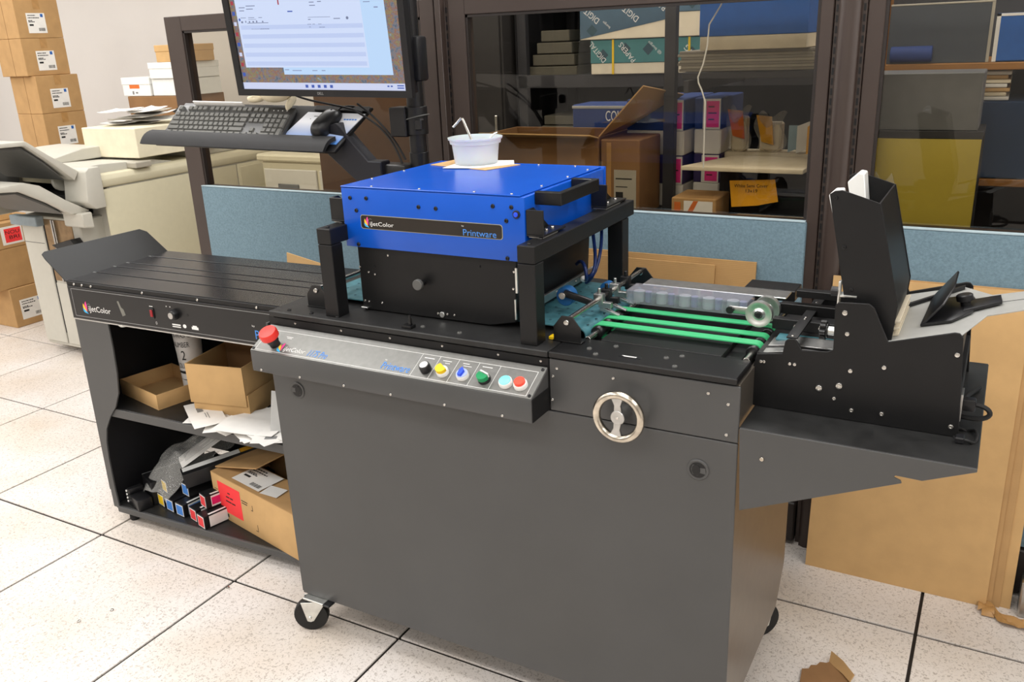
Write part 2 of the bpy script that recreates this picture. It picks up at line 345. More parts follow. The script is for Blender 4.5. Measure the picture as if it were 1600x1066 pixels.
# ================================================================== THE SETTING
T = .6096
def struct(o): o['kind'] = 'structure'; return o
floor = struct(box('floor', -8.6*1, 5.2, -4.4, 3.0, -.12, -.006, mat('floor_joint', S(28, 22, 19), .7), None, 0))
tm = None
for i in range(-14, 8):
    for j in range(-7, 5):
        x0, y0 = i*T, j*T
        if x0 < -5.2 or x0 > 4.3 or y0 < -4.3 or y0 > 2.9: continue
        gp = .0042
        if tm is None:
            t_ = G().box(0, T-2*gp, 0, T-2*gp, -.006, 0).build('floor_tile', TILE, floor, .0012, seg=1); tm = t_.data
        else:
            t_ = bpy.data.objects.new('floor_tile', tm); COL.objects.link(t_); t_.parent = floor
        t_.location = Vector((x0+T/2, y0+T/2, -.003))-OFF[floor]
# little floor screws by the joints, as seen near the camera
for sx, sy in ((.62, -.036), (.395, -.265), (.353, -.342)):
    screw(floor, (sx, sy, 0), (0, 0, 1), .006)
struct(box('wall_back', -5.2, 5.2, 3.0, 3.12, -.12, 2.9, WALL, None, 0))
struct(box('wall_left', -5.3, -5.2, -4.4, 3.12, -.12, 2.9, WALL, None, 0))
struct(box('wall_right', 5.2, 5.3, -4.4, 3.12, -.12, 2.9, WALL, None, 0))
struct(box('wall_front', -5.3, 5.3, -4.5, -4.4, -.12, 2.9, mat('far_wall_paint', S(168, 164, 158), .85, var=.02), None, 0))
struct(box('ceiling', -5.3, 5.3, -4.5, 3.12, 2.8, 2.9, CEIL, None, 0))
# -- office partition: three glazed bays on fabric panels, slotted posts between
PY = .92
def bay(n, x0, x1, gx0, gx1, px0, px1, gl_top=1.588, top=1.641):
    fr = G(); d0, d1 = PY, PY+.05
    pts_l = [(x0, x0), ]
    fr.box(x0, gx0, d0, d1, .02, top); fr.box(gx1, x1, d0, d1, .02, top); fr.box(gx0, gx1, d0, d1, gl_top, top); fr.box(gx0, gx1, d0+.008, d1, .97, 1.006)
    w_ = struct(fr.build('window_%d' % n, BRONZE, None, .002, seg=1))
    p = box('pane', gx0-.004, gx1+.004, PY+.022, PY+.026, 1.0, gl_top+.004, GLASS, w_, 0)
    G().box(gx0, gx0+.008, d0+.004, d0+.02, 1.006, gl_top).box(gx1-.008, gx1, d0+.004, d0+.02, 1.006, gl_top).box(gx0, gx1, d0+.004, d0+.02, gl_top-.008, gl_top).build('glazing_bead', BRONZD, w_)
    pn = box('fabric_panel', px0, px1, PY-.012, PY+.03, .15, 1.006, FABRIC, w_, .006, 2)
    box('panel_edge', px0+.004, px1-.004, PY-.0125, PY+.006, 1.0055, 1.0085, FABEDGE, pn, 0)
    box('base_raceway', x0, x1, PY-.02, PY+.03, .012, .145, BRONZD, w_, .004)
    return w_
bay(1, -.378, .851, -.29, .796, -.304, .80)
bay(2, .905, 2.062, .965, 2.030, .965, 2.034)
bay(3, 2.144, 3.4, 2.184, 3.34, 2.150, 3.36)
for n, (a, b) in enumerate(((.853, .903), (2.064, 2.142)), 1):
    g = G().prism([(a, PY+.004), (a+.012, PY+.004), (a+.014, PY-.012), ((a+b)/2-.01, PY-.02), ((a+b)/2+.01, PY-.02), (b-.014, PY-.012), (b-.012, PY+.004), (b, PY+.004), (b, PY+.05), (a, PY+.05)], 'z', .0, 1.66)
    po = struct(g.build('trim_%d' % n, BRONZE, None, .0012, seg=1))
    for xs in (a+.003, b-.009):
        s = G(); z = .3
        while z < 1.62:
            s.box(xs, xs+.005, PY+.0025, PY+.005, z, z+.017); z += .0254
        tag(s.build('slot_row', RUBBER, po, smooth=False), kind='stuff')

# ================================================================== PRINTING MACHINE
mc = thing('envelope_press', 'charcoal envelope printing machine on casters with blue print head and green belts', 'printing machine', (1.53, .22, 0))
YF = -.062
body = box('cabinet_body', .958, 2.108, -.055, .49, .108, .900, BLK, mc, .002)
box('front_panel', .955, 2.119, YF, -.0555, .104, .7835, GRY, mc, .0015)
box('access_panel', 1.7295, 2.119, YF, -.0555, .7855, .8985, GRY, mc, .0015)
box('front_rail', .978, 1.7275, YF+.002, -.0555, .80, .8985, BLK, mc, .0015)
prism('side_panel', [(-.055, .108), (.42, .108), (.49, .20), (.49, .9), (-.055, .9)], 'x', 2.1085, 2.116, mat('side_panel_satin', S(126, 118, 108), .34, metal=.7, var=.05), mc)
box('left_flange', .951, .9575, -.06, .49, .108, .88, GRY, mc, .001)
# top plates
box('top_plate', .972, 1.7275, -.066, .485, .901, .915, BLKD, mc, .002)
G().prism([(1.7295, -.066), (2.113, -.066), (2.113, .037), (2.055, .037), (2.055, .485), (1.80, .485), (1.80, .037), (1.7295, .037)], 'z', .902, .915).build('deck_plate', BLKG, mc, .002, seg=1)
for x in (1.05, 1.19, 1.33, 1.47, 1.61, 1.71): screw(mc, (x, YF+.002, .890), (0, -1, 0), .0032)
for x, z in ((1.747, .880), (1.738, .862), (1.735, .81), (1.87, .878), (2.06, .878), (2.098, .862), (2.097, .80)): screw(mc, (x, YF, z), (0, -1, 0), .0035)
for x in (1.02, 1.09, 1.17): screw(mc, (x, -.045, .915), (0, 0, 1), .005, BLK)
for x, y in ((1.80, -.02), (1.845, .012), (1.96, -.012), (1.985, .008), (1.825, -.045), (1.99, -.05), (1.40, -.03), (1.50, -.035)): screw(mc, (x, y, .9148), (0, 0, 1), .0055, DGREY)
pl = flat('nameplate', TOP(1.87, -.036, .915), [rect(0, 0, .045, .008)], BLKP, mc, .0008)
flat('plate_text', TOP(1.87, -.036, .915), [rect(.006, .0045, .03, .0016), rect(.01, .0015, .026, .0016)], WPRINT, pl, .0003, .0008)
# small clamp on the plate
cl = G().box(1.36, 1.385, -.055, -.035, .915, .922).box(1.376, 1.382, -.05, -.044, .922, .938).cyl((1.379, -.047, .93), (1.379, -.047, .946), .003, n=10)
cl.build('hold_down_clamp', BLKG, mc, .0008)
# locks / quarter-turn latches
def latch(x, z, flip):
    b = G().lathe([(.0, 0), (.022, 0), (.022, .0015), (.0205, .003), (.017, .0022), (.0, .0022)], (x, YF, z), (0, -1, 0), 32).build('latch', GRY, mc)
    pts = [(.0165*math.cos(t), .0165*math.sin(t)) for t in [2*math.pi*k/24 for k in range(24)]]
    flat('latch_ring', FRONT(x, YF, z), [pts], RUBBER, b, .0004, .0022)
    k = [(-.011, .011), (.0, .013), (.004, .006), (.017*1, .007), (.018, -.007), (.004, -.006), (.0, -.013), (-.011, -.011), (-.0145, 0)]
    flat('latch_key', FRONT(x, YF, z), [[(a*flip*.9, b_*.9) for a, b_ in (k if flip > 0 else k[::-1])]], GRY, b, .0006, .0024)
    flat('latch_slot', FRONT(x, YF, z), [[(flip*(-.003)+.0085*math.cos(t), .0115*math.sin(t)) for t in [2*math.pi*k_/16 for k_ in range(16)]]], RUBBER, b, .0004, .0031)
latch(1.031, .715, -1); latch(2.045, .716, 1)
# handwheel
hwx, hwz = 1.895, .814
hw = G().tube([(hwx+.046*math.cos(t), -.098, hwz+.046*math.sin(t)) for t in [2*math.pi*k/40 for k in range(40)]], .0082, 12, True).build('handwheel', CHROME, mc)
cyl('hub', (hwx, -.062, hwz), (hwx, -.104, hwz), .0145, ALU, hw, .001)
cyl('hub_pin', (hwx, -.104, hwz), (hwx, -.1055, hwz), .003, STEEL, hw, .0004)
for a in (1.62, 4.6):
    c, s_ = math.cos(a), math.sin(a)
    g = G(); pts = []
    for rr, wd in ((.01, .008), (.025, .0065), (.044, .014)):
        pts.append((rr, wd))
    v = [(hwx+c*r_-s_*w_, y, hwz+s_*r_+c*w_) for y in (-.102, -.094) for r_, w_ in [(r_, w_) for r_, w_ in pts]+[(r_, -w_) for r_, w_ in pts[::-1]]]
    g.add(v, [tuple(range(6))[::-1], tuple(range(6, 12))]+[(i, (i+1) % 6, 6+(i+1) % 6, 6+i) for i in range(6)])
    g.build('spoke', ALU, hw, .001, seg=1)
# control panel
X0, X1 = .971, 1.727
cp = prism('control_panel', [(-.0625, .786), (-.14, .786), (-.14, .837), (-.0625, .878)], 'x', X0, X1, GRY, mc, .001)
cf = F((X0, -.14, .838), (1, 0, 0), (0, .078, .041))
LN = math.hypot(.078, .041)
flat('panel_face', cf, [rect(.001, .001, .754, LN-.002)], PANEL, cp, .0012, -.0005)
flat('panel_lines', cf, outline(.012, .006, .73, .066, .0009)+[rect(a, .006, .0008, .066) for a in (.459, .505, .553, .603, .654)], WPRINT, cp, .0002, .0008)
for a, b in ((.007, .078), (.006, .008), (.748, .079), (.749, .008)): screw(cp, cf.at(a, b, .0006), cf.n, .0038, BLKP)
logo(F(cf.at(0, 0, .0008), cf.x, cf.y), .076, .011, .024, cp, .064, .017)
box('end_cap', 1.7271, 1.7287, -.139, -.0625, .787, .836, BLK, cp, 0)
fr1 = F(cf.at(0, 0, .0008), cf.x, cf.y)
text('lettering', '1175 Pro', fr1, .168, .011, .056, .019, BPRINT, cp, shear=.25)
text('lettering', 'Printware', fr1, .378, .012, .074, .020, BPRINT, cp)
text('lettering', 'by', fr1, .377, .036, .006, .004, WPRINT, cp)
flat('legend_text', fr1, [rect(.075, .056, .02, .0018), rect(.079, .052, .014, .0018), rect(.468, .061, .026, .0018), rect(.516, .061, .022, .0015), rect(.524, .055, .012, .0012), rect(.566, .062, .016, .0015), rect(.57, .056, .02, .0012), rect(.614, .062, .024, .0015)], WPRINT, cp, .0002, 0)
def ring(a, b, r, h, m, parent, name='button_collar'):
    return G().lathe([(0, 0), (r, 0), (r, h*.7), (r*.92, h), (0, h)], cf.at(a, b, .0006), cf.n, 24).build(name, m, parent)
es = G().lathe([(0, 0), (.0125, 0), (.0125, .012), (.0145, .013), (.0145, .026), (.013, .03), (0, .03)], cf.at(.06, .028, .0006), cf.n, 28).build('emergency_stop', BLKP, cp)
G().lathe([(.012, .021), (.0175, .024), (.0222, .028), (.0228, .040), (.0205, .045), (.0, .046)], cf.at(.06, .028, .0006), cf.n, 32).build('mushroom_button', RED, es)
b = ring(.490, .029, .0125, .017, BLKP, cp, 'speed_knob')
G().lathe([(0, .0168), (.0095, .0168), (.0095, .018), (0, .018)], cf.at(.490, .029, .0006), cf.n, 24).build('knob_cap', ALU, b)
b = ring(.533, .029, .0138, .010, WHT, cp); k = G(); fb = F(cf.at(.533, .029, .0106), cf.x, cf.y)
flat('selector', fb, [[(x, y) for x, y in arc((0, 0), .0125, -1.35*math.pi, .0*math.pi, 16)]], YEL, b, .008)
b = ring(.583, .029, .0138, .010, WHT, cp); fb = F(cf.at(.583, .029, .0106), cf.x, cf.y)
flat('selector', fb, [[(-.004, -.010), (.004, -.010), (.0055, .004), (-.001, .0115), (-.0055, .004)]], CBLU, b, .008)
flat('selector_skirt', fb, [arc((0, 0), .0125, 0, 2*math.pi, 20)[:-1]], mat('clear_blue', S(176, 192, 236), .3), b, .0015)
b = ring(.635, .029, .0138, .008, BLKP, cp); fb = F(cf.at(.635, .029, .0086), cf.x, cf.y)
flat('selector', fb, [arc((0, -.001), .0128, -1.2*math.pi, .0*math.pi, 16)], GRN, b, .010)
flat('selector_stripe', fb, [[(-.0105, .009), (.011, .0015), (.0122, .0045), (-.008, .0115)]], WHT, b, .0102)
b = ring(.686, .029, .0148, .010, WHT, cp); G().lathe([(0, .009), (.0125, .009), (.0125, .0115), (.011, .0125), (0, .0125)], cf.at(.686, .029, .0006), cf.n, 24).build('push_cap', CYN, b)
b = ring(.720, .030, .0148, .010, WHT, cp); G().lathe([(0, .009), (.0118, .009), (.0118, .015), (.0105, .0165), (0, .0165)], cf.at(.720, .030, .0006), cf.n, 24).build('push_cap', ORG, b)
for x, z in ((1.0, .792), (1.12, .792), (1.25, .792), (1.38, .792), (1.52, .792), (1.66, .792)): screw(mc, (x, -.1402, z), (0, -1, 0), .0032)
# casters
def caster(x, y, ang, name='caster'):
    c = box(name, x-.035, x+.035, y-.03, y+.03, .098, .104, ZINC, mc, .001)
    ax = Vector((math.cos(ang), math.sin(ang), 0)); tr = Vector((-ax.y, ax.x, 0)); wc = Vector((x, y, .047))+tr*.028
    G().lathe([(.012, -.014), (.036, -.014), (.045, -.013), (.047, -.009), (.047, .009), (.045, .013), (.036, .014), (.012, .014)], wc, ax, 32).build('wheel', RUBBER, c)
    for s_ in (-1, 1):
        g = G(); o = wc+ax*(.019*s_); v = []
        for d in (0, .002*s_):
            for a_, h in ((-.035, .047), (.034, .047), (.009, -.012), (0, -.015), (-.009, -.012)):
                v.append(o+tr*(a_-.012 if h > 0 else a_)+Vector((0, 0, h))+ax*d)
        g.add(v, [(0, 1, 2, 3, 4), (9, 8, 7, 6, 5)]+[(i, (i+1) % 5, 5+(i+1) % 5, 5+i) for i in range(5)]).build('fork', ZINC, c, .0006, seg=1)
    cyl('axle_bolt', wc-ax*.026, wc+ax*.026, .0055, ZINC, c, .001, n=6)
    cyl('swivel', (x, y, .092), (x, y, .1), .026, ZINC, c, .002)
    return c
fc = caster(1.004, -.052, math.radians(118)); box('brake_lever', 1.036, 1.06, -.082, -.055, .096, .103, BLKP, fc, .002); caster(2.06, .42, math.radians(-40)); caster(1.0, .42, math.radians(-80)); caster(2.06, .05, math.radians(-85))
# feeder tray bracket on the right
prism('bracket_plate', [(2.121, .8185), (2.128, .648), (2.402, .768), (2.400, .773), (2.389, .777), (2.391, .7805), (2.433, .7795), (2.512, .813), (2.512, .8185)], 'y', -.0645, -.061, GRY, mc, .0006)
box('tray_shelf', 2.119, 2.512, -.061, .465, .8125, .8185, BLKD, mc, .002)
prism('bracket_plate', [(2.121, .81), (2.128, .648), (2.512, .81)], 'y', .46, .464, GRY, mc, .0006)
screw(mc, (2.165, -.0645, .765), (0, -1, 0), .0045, CHROME)
# ---- print engine
eng = prism('print_engine', [(1.187, .917), (1.537, .918), (1.604, .932), (1.612, 1.08), (1.187, 1.08)], 'y', .03, .41, BLK, mc, .0015)
for x, z in ((1.190, 1.02), (1.214, 1.010), (1.232, 1.026), (1.232, 1.006), (1.605, 1.046), (1.602, 1.008), (1.195, .938), (1.207, .937), (1.403, .930), (1.428, .931), (1.447, .931), (1.246, .938), (1.275, 1.055), (1.52, 1.05)):
    screw(eng, (x, .03, z), (0, -1, 0), .003, STEEL if random.random() < .6 else BLKP)
cyl('latch_screw', (1.415, .03, .929), (1.415, .026, .929), .0065, ZINC, eng)
kn = cyl('pull_knob', (1.369, .03, 1.0), (1.369, .008, 1.0), .007, BLKP, eng); cyl('knob_head', (1.369, .012, 1.0), (1.369, .002, 1.0), .0125, DGREY, kn, .0012) if False else cyl('knob_head', (1.369, .012, 1.0), (1.369, .002, 1.0), .0125, DGREY, eng, .0012)
box('hinge', 1.609, 1.6135, .026, .03, 1.0, 1.055, ZINC, eng, 0); box('hinge', 1.605, 1.608, .026, .03, .94, .985, ZINC, eng, 0)
box('foot_bar', 1.187, 1.206, .022, .03, .921, .924, ZINC, eng, .0008)
rail = box('slide_rail', 1.614, 1.622, .03, .43, .948, .966, ALU, eng, .001)
for y in (.06, .1, .2, .3): screw(eng, (1.622, y, .957), (1, 0, 0), .003)
cov = G().box(1.168, 1.643, .015, .425, 1.072, 1.2085).build('engine_cover', BLUE, mc, .0025, seg=2)
lid = box('cover_lid', 1.1675, 1.6345, .0145, .4255, 1.2092, 1.2125, BLUE, mc, .001)
G().box(1.167, 1.644, .4255, .436, 1.12, 1.2125).build('cover_back', BLUE, mc, .0015)
for x, z in ((1.193, 1.186), (1.239, 1.187), (1.208, 1.158), (1.381, 1.175), (1.426, 1.174), (1.569, 1.187), (1.613, 1.187), (1.6, 1.158), (1.205, 1.079), (1.599, 1.078)): screw(cov, (x, .015, z), (0, -1, 0), .0048, BLKP)
cyl('lamp_ring', (1.625, .015, 1.173), (1.625, .011, 1.173), .0085, BLKP, cov); cyl('indicator_lens', (1.625, .011, 1.173), (1.625, .0085, 1.173), .0052, CBLU, cov)
for x, y in ((1.25, .024), (1.38, .024), (1.52, .024), (1.61, .024), (1.178, .12), (1.178, .25), (1.625, .13), (1.625, .26), (1.625, .37), (1.30, .418), (1.47, .418), (1.57, .418)): screw(lid, (x, y, 1.2125), (0, 0, 1), .003)
fp = FRONT(1.218, .015, 1.117)
rr = .006; pp = arc((.372-rr, rr), rr, -math.pi/2, 0, 4)+arc((.372-rr, .032-rr), rr, 0, math.pi/2, 4)+arc((rr, .032-rr), rr, math.pi/2, math.pi, 4)+arc((rr, rr), rr, math.pi, 1.5*math.pi, 4)
flat('plate_border', fp, [pp], mat('plate_border_print', S(170, 165, 140), .5), cov, .0008)
flat('badge_plate', fp, [[(.0012+x*.9935, .0011+y*.931) for x, y in pp]], mat('badge_black', S(34, 28, 22), .4), cov, .0012)
fpb = FRONT(1.218, .0138, 1.117)
logo(fpb, .012, .006, .020, cov, .066, .012)
text('lettering', 'Printware', fpb, .275, .003, .082, .014, BPRINT, cov); text('lettering', 'by', fpb, .272, .0215, .006, .004, WPRINT, cov)
# frame: posts, rails, gussets, handle
for x in (1.136, 1.656):
    po = box('frame_post', x, x+.0395, -.047, -.0075, .915, 1.0865, BLK, mc, .0015)
    box('frame_post', x, x+.0395, .415, .455, .915, 1.0865, BLK, mc, .0015)
    rl = box('frame_rail', x, x+.0395, -.047, .49, 1.0875, 1.124, BLK, mc, .0015)
    for y in (-.03, .02, .47): screw(rl, (x+.02, y, 1.124), (0, 0, 1), .005, BLKG)
def gusset(xa, xb, y0, y1):
    g = G().box(xa, xb, y0, y1, 1.128, 1.132).box(xa, xb, y0, y0+.004, 1.132, 1.183)
    for x in (xa,): g.prism([(y0+.004, 1.132), (y1-.008, 1.132), (y0+.03, 1.183), (y0+.004, 1.183)], 'x', x, x+.004)
    o = g.build('corner_bracket', BLKG, mc, .0008, seg=1)
    box('shim_block', xa+.002, xb-.004, y0+.006, y1-.03, 1.124, 1.1285, LGREY, o, .0005)
    for y in (y0+.05, y1-.025): screw(o, ((xa+xb)/2, y, 1.132), (0, 0, 1), .005)
gusset(1.6445, 1.684, .018, .122); gusset(1.6445, 1.684, .345, .468); gusset(1.128, 1.1665, .018, .122); gusset(1.128, 1.1665, .345, .468)
hd = G().prism([(1.6435, .060), (1.705, .060), (1.705, .255), (1.6435, .255), (1.6435, .238), (1.692, .238), (1.692, .077), (1.6435, .077)], 'z', 1.186, 1.213).build('side_handle', BLKG, mc, .0015, seg=1)
# transport belt and rollers
def loop_belt(name, xa, xb, zc, r, t, y0, y1, m):
    o = arc((xb, zc), r, -math.pi/2, math.pi/2, 10)+arc((xa, zc), r, math.pi/2, 1.5*math.pi, 10)
    i = arc((xb, zc), r-t, -math.pi/2, math.pi/2, 10)+arc((xa, zc), r-t, math.pi/2, 1.5*math.pi, 10)
    n = len(o); g = G()
    g.add([(x, y0, z) for x, z in o]+[(x, y1, z) for x, z in o]+[(x, y0, z) for x, z in i]+[(x, y1, z) for x, z in i],
          [(k, (k+1) % n, n+(k+1) % n, n+k) for k in range(n)]+[(2*n+k, 3*n+k, 3*n+(k+1) % n, 2*n+(k+1) % n) for k in range(n)]+[(k, 2*n+k, 2*n+(k+1) % n, (k+1) % n) for k in range(n)]+[(n+k, n+(k+1) % n, 3*n+(k+1) % n, 3*n+k) for k in range(n)])
    return g.build(name, m, mc)
tb = loop_belt('vacuum_belt', 1.03, 1.742, .912, .017, .0025, .055, .40, TEAL)
hol = G()
for x in [1.20-.14+.03*k for k in range(24)]:
    for y in (.085, .13, .175, .22, .265, .31, .355): hol.cyl((x, y, .9288), (x, y, .9294), .0032, n=8)
tag(hol.build('belt_holes', DKTEAL, tb, smooth=False), kind='stuff')
for y0, y1 in ((.092, .118), (.144, .168), (.208, .232)):
    loop_belt('green_belt', 1.772, 2.103, .914, .016, .0022, y0, y1, GREEN)
    for x in (1.772, 2.103):
        G().lathe([(.0065, 0), (.0125, 0), (.0138, .002), (.0138, .042), (.0065, .042)], (x, y0-.012, .914), (0, 1, 0), 20).build('pulley', BLKP, mc)
for x in (1.772, 2.103): cyl('roller_shaft', (x, .034, .914), (x, .42, .914), .0066, STEEL, mc)
box('belt_bed', 1.80, 2.0545, .0375, .45, .89, .9165, BLK, mc, .001); box('bed_extension', 2.0546, 2.088, .04, .45, .86, .905, BLK, mc, .001)
# end brackets and cross rods
def end_bracket(x, y):
    o = prism('rod_bracket', [(x-.031, .9155), (x+.031, .9155), (x+.031, .948), (x+.012, .972), (x-.012, .972), (x-.031, .948)], 'y', y, y+.003, BLKG, mc, .0006)
    G().box(x-.033, x+.033, y-.001, y+.018, .9155, .9185).build('bracket_foot', BLKG, o, .0006)
    for d in (-.016, .002): screw(o, (x+d, y+.0085 if False else y+.010, .9185), (0, 0, 1), .0045)
    screw(o, (x, y, .959), (0, -1, 0), .0065)
for x in (1.742, 1.074):
    end_bracket(x, -.002); end_bracket(x, .42)
    cyl('cross_rod', (x, .001, .963), (x, .42, .963), .0058, STEEL, mc)
# pressure fingers on the right rod
for k, y in enumerate((.165, .205, .255, .32)):
    f_ = G().box(1.731, 1.753, y-.008, y+.008, .952, .976).box(1.742, 1.772, y-.006, y+.006, .945, .958).cyl((1.742, y, .976), (1.742, y, .988), .004, n=10)
    o = f_.build('rod_clamp', BLKP if k % 2 else ALU, mc, .001, seg=1)
    prism('finger', [(1.745, .948), (1.79, .932), (1.79, .929), (1.745, .938)], 'y', y-.005, y+.005, ALU, o, .0004)
ar = G().prism([(1.735, .955), (1.738, .969), (1.672, .984), (1.666, .970)], 'y', .132, .142).build('roller_arm', BLKP, mc, .002)
cyl('blue_roller', (1.668, .143, .966), (1.668, .168, .966), .0215, BLUEU, mc, .002, n=32)
cyl('roller_hub', (1.668, .128, .972), (1.668, .143, .972), .008, STEEL, mc)
cyl('blue_roller', (1.70, .30, .945), (1.70, .325, .945), .016, BLUEU, mc, .002, n=32)
# blue air hoses
for k, (a, b_, c, d) in enumerate([((1.625, .30, 1.0), (1.68, .24, 1.05), (1.69, .22, .96), (1.655, .28, .975)), ((1.655, .28, .975), (1.72, .24, .99), (1.63, .38, 1.05), (1.625, .39, 1.085)), ((1.64, .32, .95), (1.70, .28, .99), (1.65, .40, 1.06), (1.64, .41, 1.087))]):
    tube('air_hose', bez(a, b_, c, d), .0042, TUBEB, mc)
G().lathe([(0, 0), (.007, 0), (.007, .012), (.004, .014), (.004, .02), (0, .02)], (1.655, .272, .972), (.3, -.6, .3), 14).build('hose_fitting', WHT, mc)
# clear acrylic guide bar in five cells, with its plate and press wheels
ac = G().box(1.778, 2.05, .236, .2385, .9385, .966).box(1.778, 2.05, .296, .2985, .9385, .966).box(1.778, 2.05, .236, .2985, .966, .9685).build('acrylic_bar', ACRYL, mc)
for k in range(6):
    x = 1.779+k*.0535
    box('cell_wall', x, x+.003, .2385, .296, .9385, .966, ACRYL, ac, 0)
for k in range(5):
    x = 1.781+k*.0535
    cyl('ball_tube', (x+.018, .262, .9385), (x+.018, .262, .962), .013, bpy.data.materials.get('tube_grey') or mat('tube_grey', S(172, 172, 170), .4), ac, 0, n=16); cyl('ball_tube', (x+.040, .262, .9385), (x+.040, .262, .962), .008, mat('tube_indigo_%d' % k, S(120, 120, 160), .4) if k == 0 else bpy.data.materials['tube_indigo_0'], ac, 0, n=16)
box('guide_plate', 1.79, 2.115, .305, .36, .962, .966, ALU, mc, .001)
for y, x, r in ((.170, 2.090, .0268), (.210, 2.096, .0268)):
    wl = G().lathe([(.006, 0), (.0085, -.003), (.011, 0), (.013, .002), (.019, .001), (.0225, -.001), (r, -.001), (r, .013), (.0225, .013), (.019, .011), (.006, .011)], (x, y, .966), (0, 1, 0), 32).build('press_wheel', ZINC, mc)
    cyl('wheel_bolt', (x, y-.005, .966), (x, y+.015, .966), .0055, BLKP, wl)
box('wheel_arm', 2.022, 2.09, .192, .198, .955, .971, ALU, mc, .003, 2)
cyl('arm_knob', (2.026, .186, .963), (2.026, .192, .963), .0078, BLKP, mc)
box('yellow_tag', 1.697, 1.73, .002, .02, .9152, .922, YEL, mc, .001)
# warning tape and rear cable cover
box('rear_channel', 2.0, 2.115, .40, .47, .93, .955, BLK, mc, .002)
# ================================================================== ENVELOPE FEEDER (stands on the tray)
fd = thing('envelope_feeder', 'black friction feeder with tall hopper standing on the tray right of the press', 'feeder', (2.29, .22, .8185))
FP = [(2.109, .8190), (2.112, .895), (2.119, .926), (2.166, .933), (2.170, .958), (2.174, .963), (2.186, .965), (2.191, .961), (2.201, .944), (2.247, .948), (2.256, .953), (2.253, 1.036), (2.258, 1.044), (2.310, 1.0465), (2.319, 1.040), (2.347, .980), (2.450, 1.0105), (2.458, 1.010), (2.464, 1.003), (2.468, .95), (2.477, .8190)]
prism('side_plate', FP, 'y', .050, .0545, BLK, fd, .0008)
prism('side_plate', FP, 'y', .395, .3995, BLK, fd, .0008)
box('feeder_base', 2.118, 2.472, .0545, .395, .8190, .90, NAVY, fd, .002)
for x, z, r in ((2.127, .912, .0035), (2.133, .9125, .0035), (2.181, .915, .0035), (2.190, .915, .0035), (2.271, 1.026, .0055), (2.278, .987, .0045), (2.289, .917, .0045), (2.345, .932, .0045), (2.458, .972, .0048), (2.463, .838, .0048), (2.237, .875, .0068), (2.272, .885, .0068), (2.265, .858, .004), (2.297, .840, .0045), (2.349, .842, .0045)):
    screw(fd, (x, .050, z), (0, -1, 0), r)
# hopper
HP = [(2.224, 1.232), (2.232, 1.238), (2.245, 1.240), (2.310, 1.2195), (2.354, 1.04), (2.349, .962), (2.296, .962), (2.262, 1.05)]
hp = prism('hopper_wall', HP, 'y', .078, .081, BLK, fd, .0006)
prism('hopper_wall', HP, 'y', .29, .293, BLK, fd, .0006)
g = G(); n = 3
g.add([(2.3085, .081, 1.219), (2.3525, .081, 1.04), (2.3475, .081, .975), (2.3085, .29, 1.219), (2.3525, .29, 1.04), (2.3475, .29, .965)], [(0, 1, 4, 3), (1, 2, 5, 4)])
g.build('hopper_back', BLK, fd, solid=.003)
prism('white_guide', [(2.228, 1.228), (2.246, 1.246), (2.257, 1.244), (2.285, 1.05), (2.268, 1.05)], 'y', .243, .289, WHT, fd, .0015)
prism('white_guide', [(2.222, 1.230), (2.232, 1.2405), (2.246, 1.2415), (2.285, 1.05), (2.268, 1.05)], 'y', .0815, .10, WHT, fd, .0015)
for x, z in ((2.235, 1.226), (2.256, 1.139), (2.274, 1.062)): screw(hp, (x, .078, z), (0, -1, 0), .004, BLKG)
G().box(2.252, 2.256, .075, .09, 1.03, 1.075).box(2.256, 2.285, .075, .10, 1.047, 1.051).build('hinge_leaf', ZINC, fd, .0005)
G().lathe([(0, 0), (.009, 0), (.009, .012), (0, .014)], (2.252, .082, 1.055), (-1, 0, 0), 12).build('spring_pin', BLKP, fd)
# white envelopes waiting under the hopper
for k in range(3):
    z = .972+.012*k
    prism('envelope_edge', [(2.335, z), (2.3585, z+.006), (2.3585, z+.0095), (2.335, z+.0035)], 'y', .10, .285, CREAM, fd, .0004)
# sloped grey exit table
sl = .266
tz = lambda x: .975+(x-2.349)*sl
outl = [(2.345, .0545), (2.458, .0545), (2.495, .165), (2.70, .195), (2.70, .285), (2.50, .30), (2.447, .395), (2.345, .395)]
g = G(); n = len(outl); g.add([(x, y, tz(x)) for x, y in outl]+[(x, y, tz(x)-.003) for x, y in outl], [tuple(range(n)), tuple(range(n, 2*n))[::-1]]+[(i, (i+1) % n, n+(i+1) % n, n+i) for i in range(n)])
g.build('sloped_table', LGREY, fd, .0005, seg=1)
g = G(); g.add([(x, y, tz(x)+h) for h in (.0002, .0006) for x, y in ((2.5, .239), (2.70, .239), (2.70, .2405), (2.5, .2405))], [(0, 1, 2, 3), (4, 5, 6, 7), (0, 1, 5, 4), (1, 2, 6, 5), (2, 3, 7, 6), (3, 0, 4, 7)]).build('table_slot', RUBBER, fd, smooth=False)
g = G(); g.add([(x, y, tz(x)+h) for h in (0, .008) for x, y in ((2.34, .272), (2.45, .368), (2.45, .380), (2.34, .284))], [(0, 1, 2, 3), (4, 5, 6, 7), (0, 1, 5, 4), (1, 2, 6, 5), (2, 3, 7, 6), (3, 0, 4, 7)]).build('side_guide', BLKP, fd, .001)
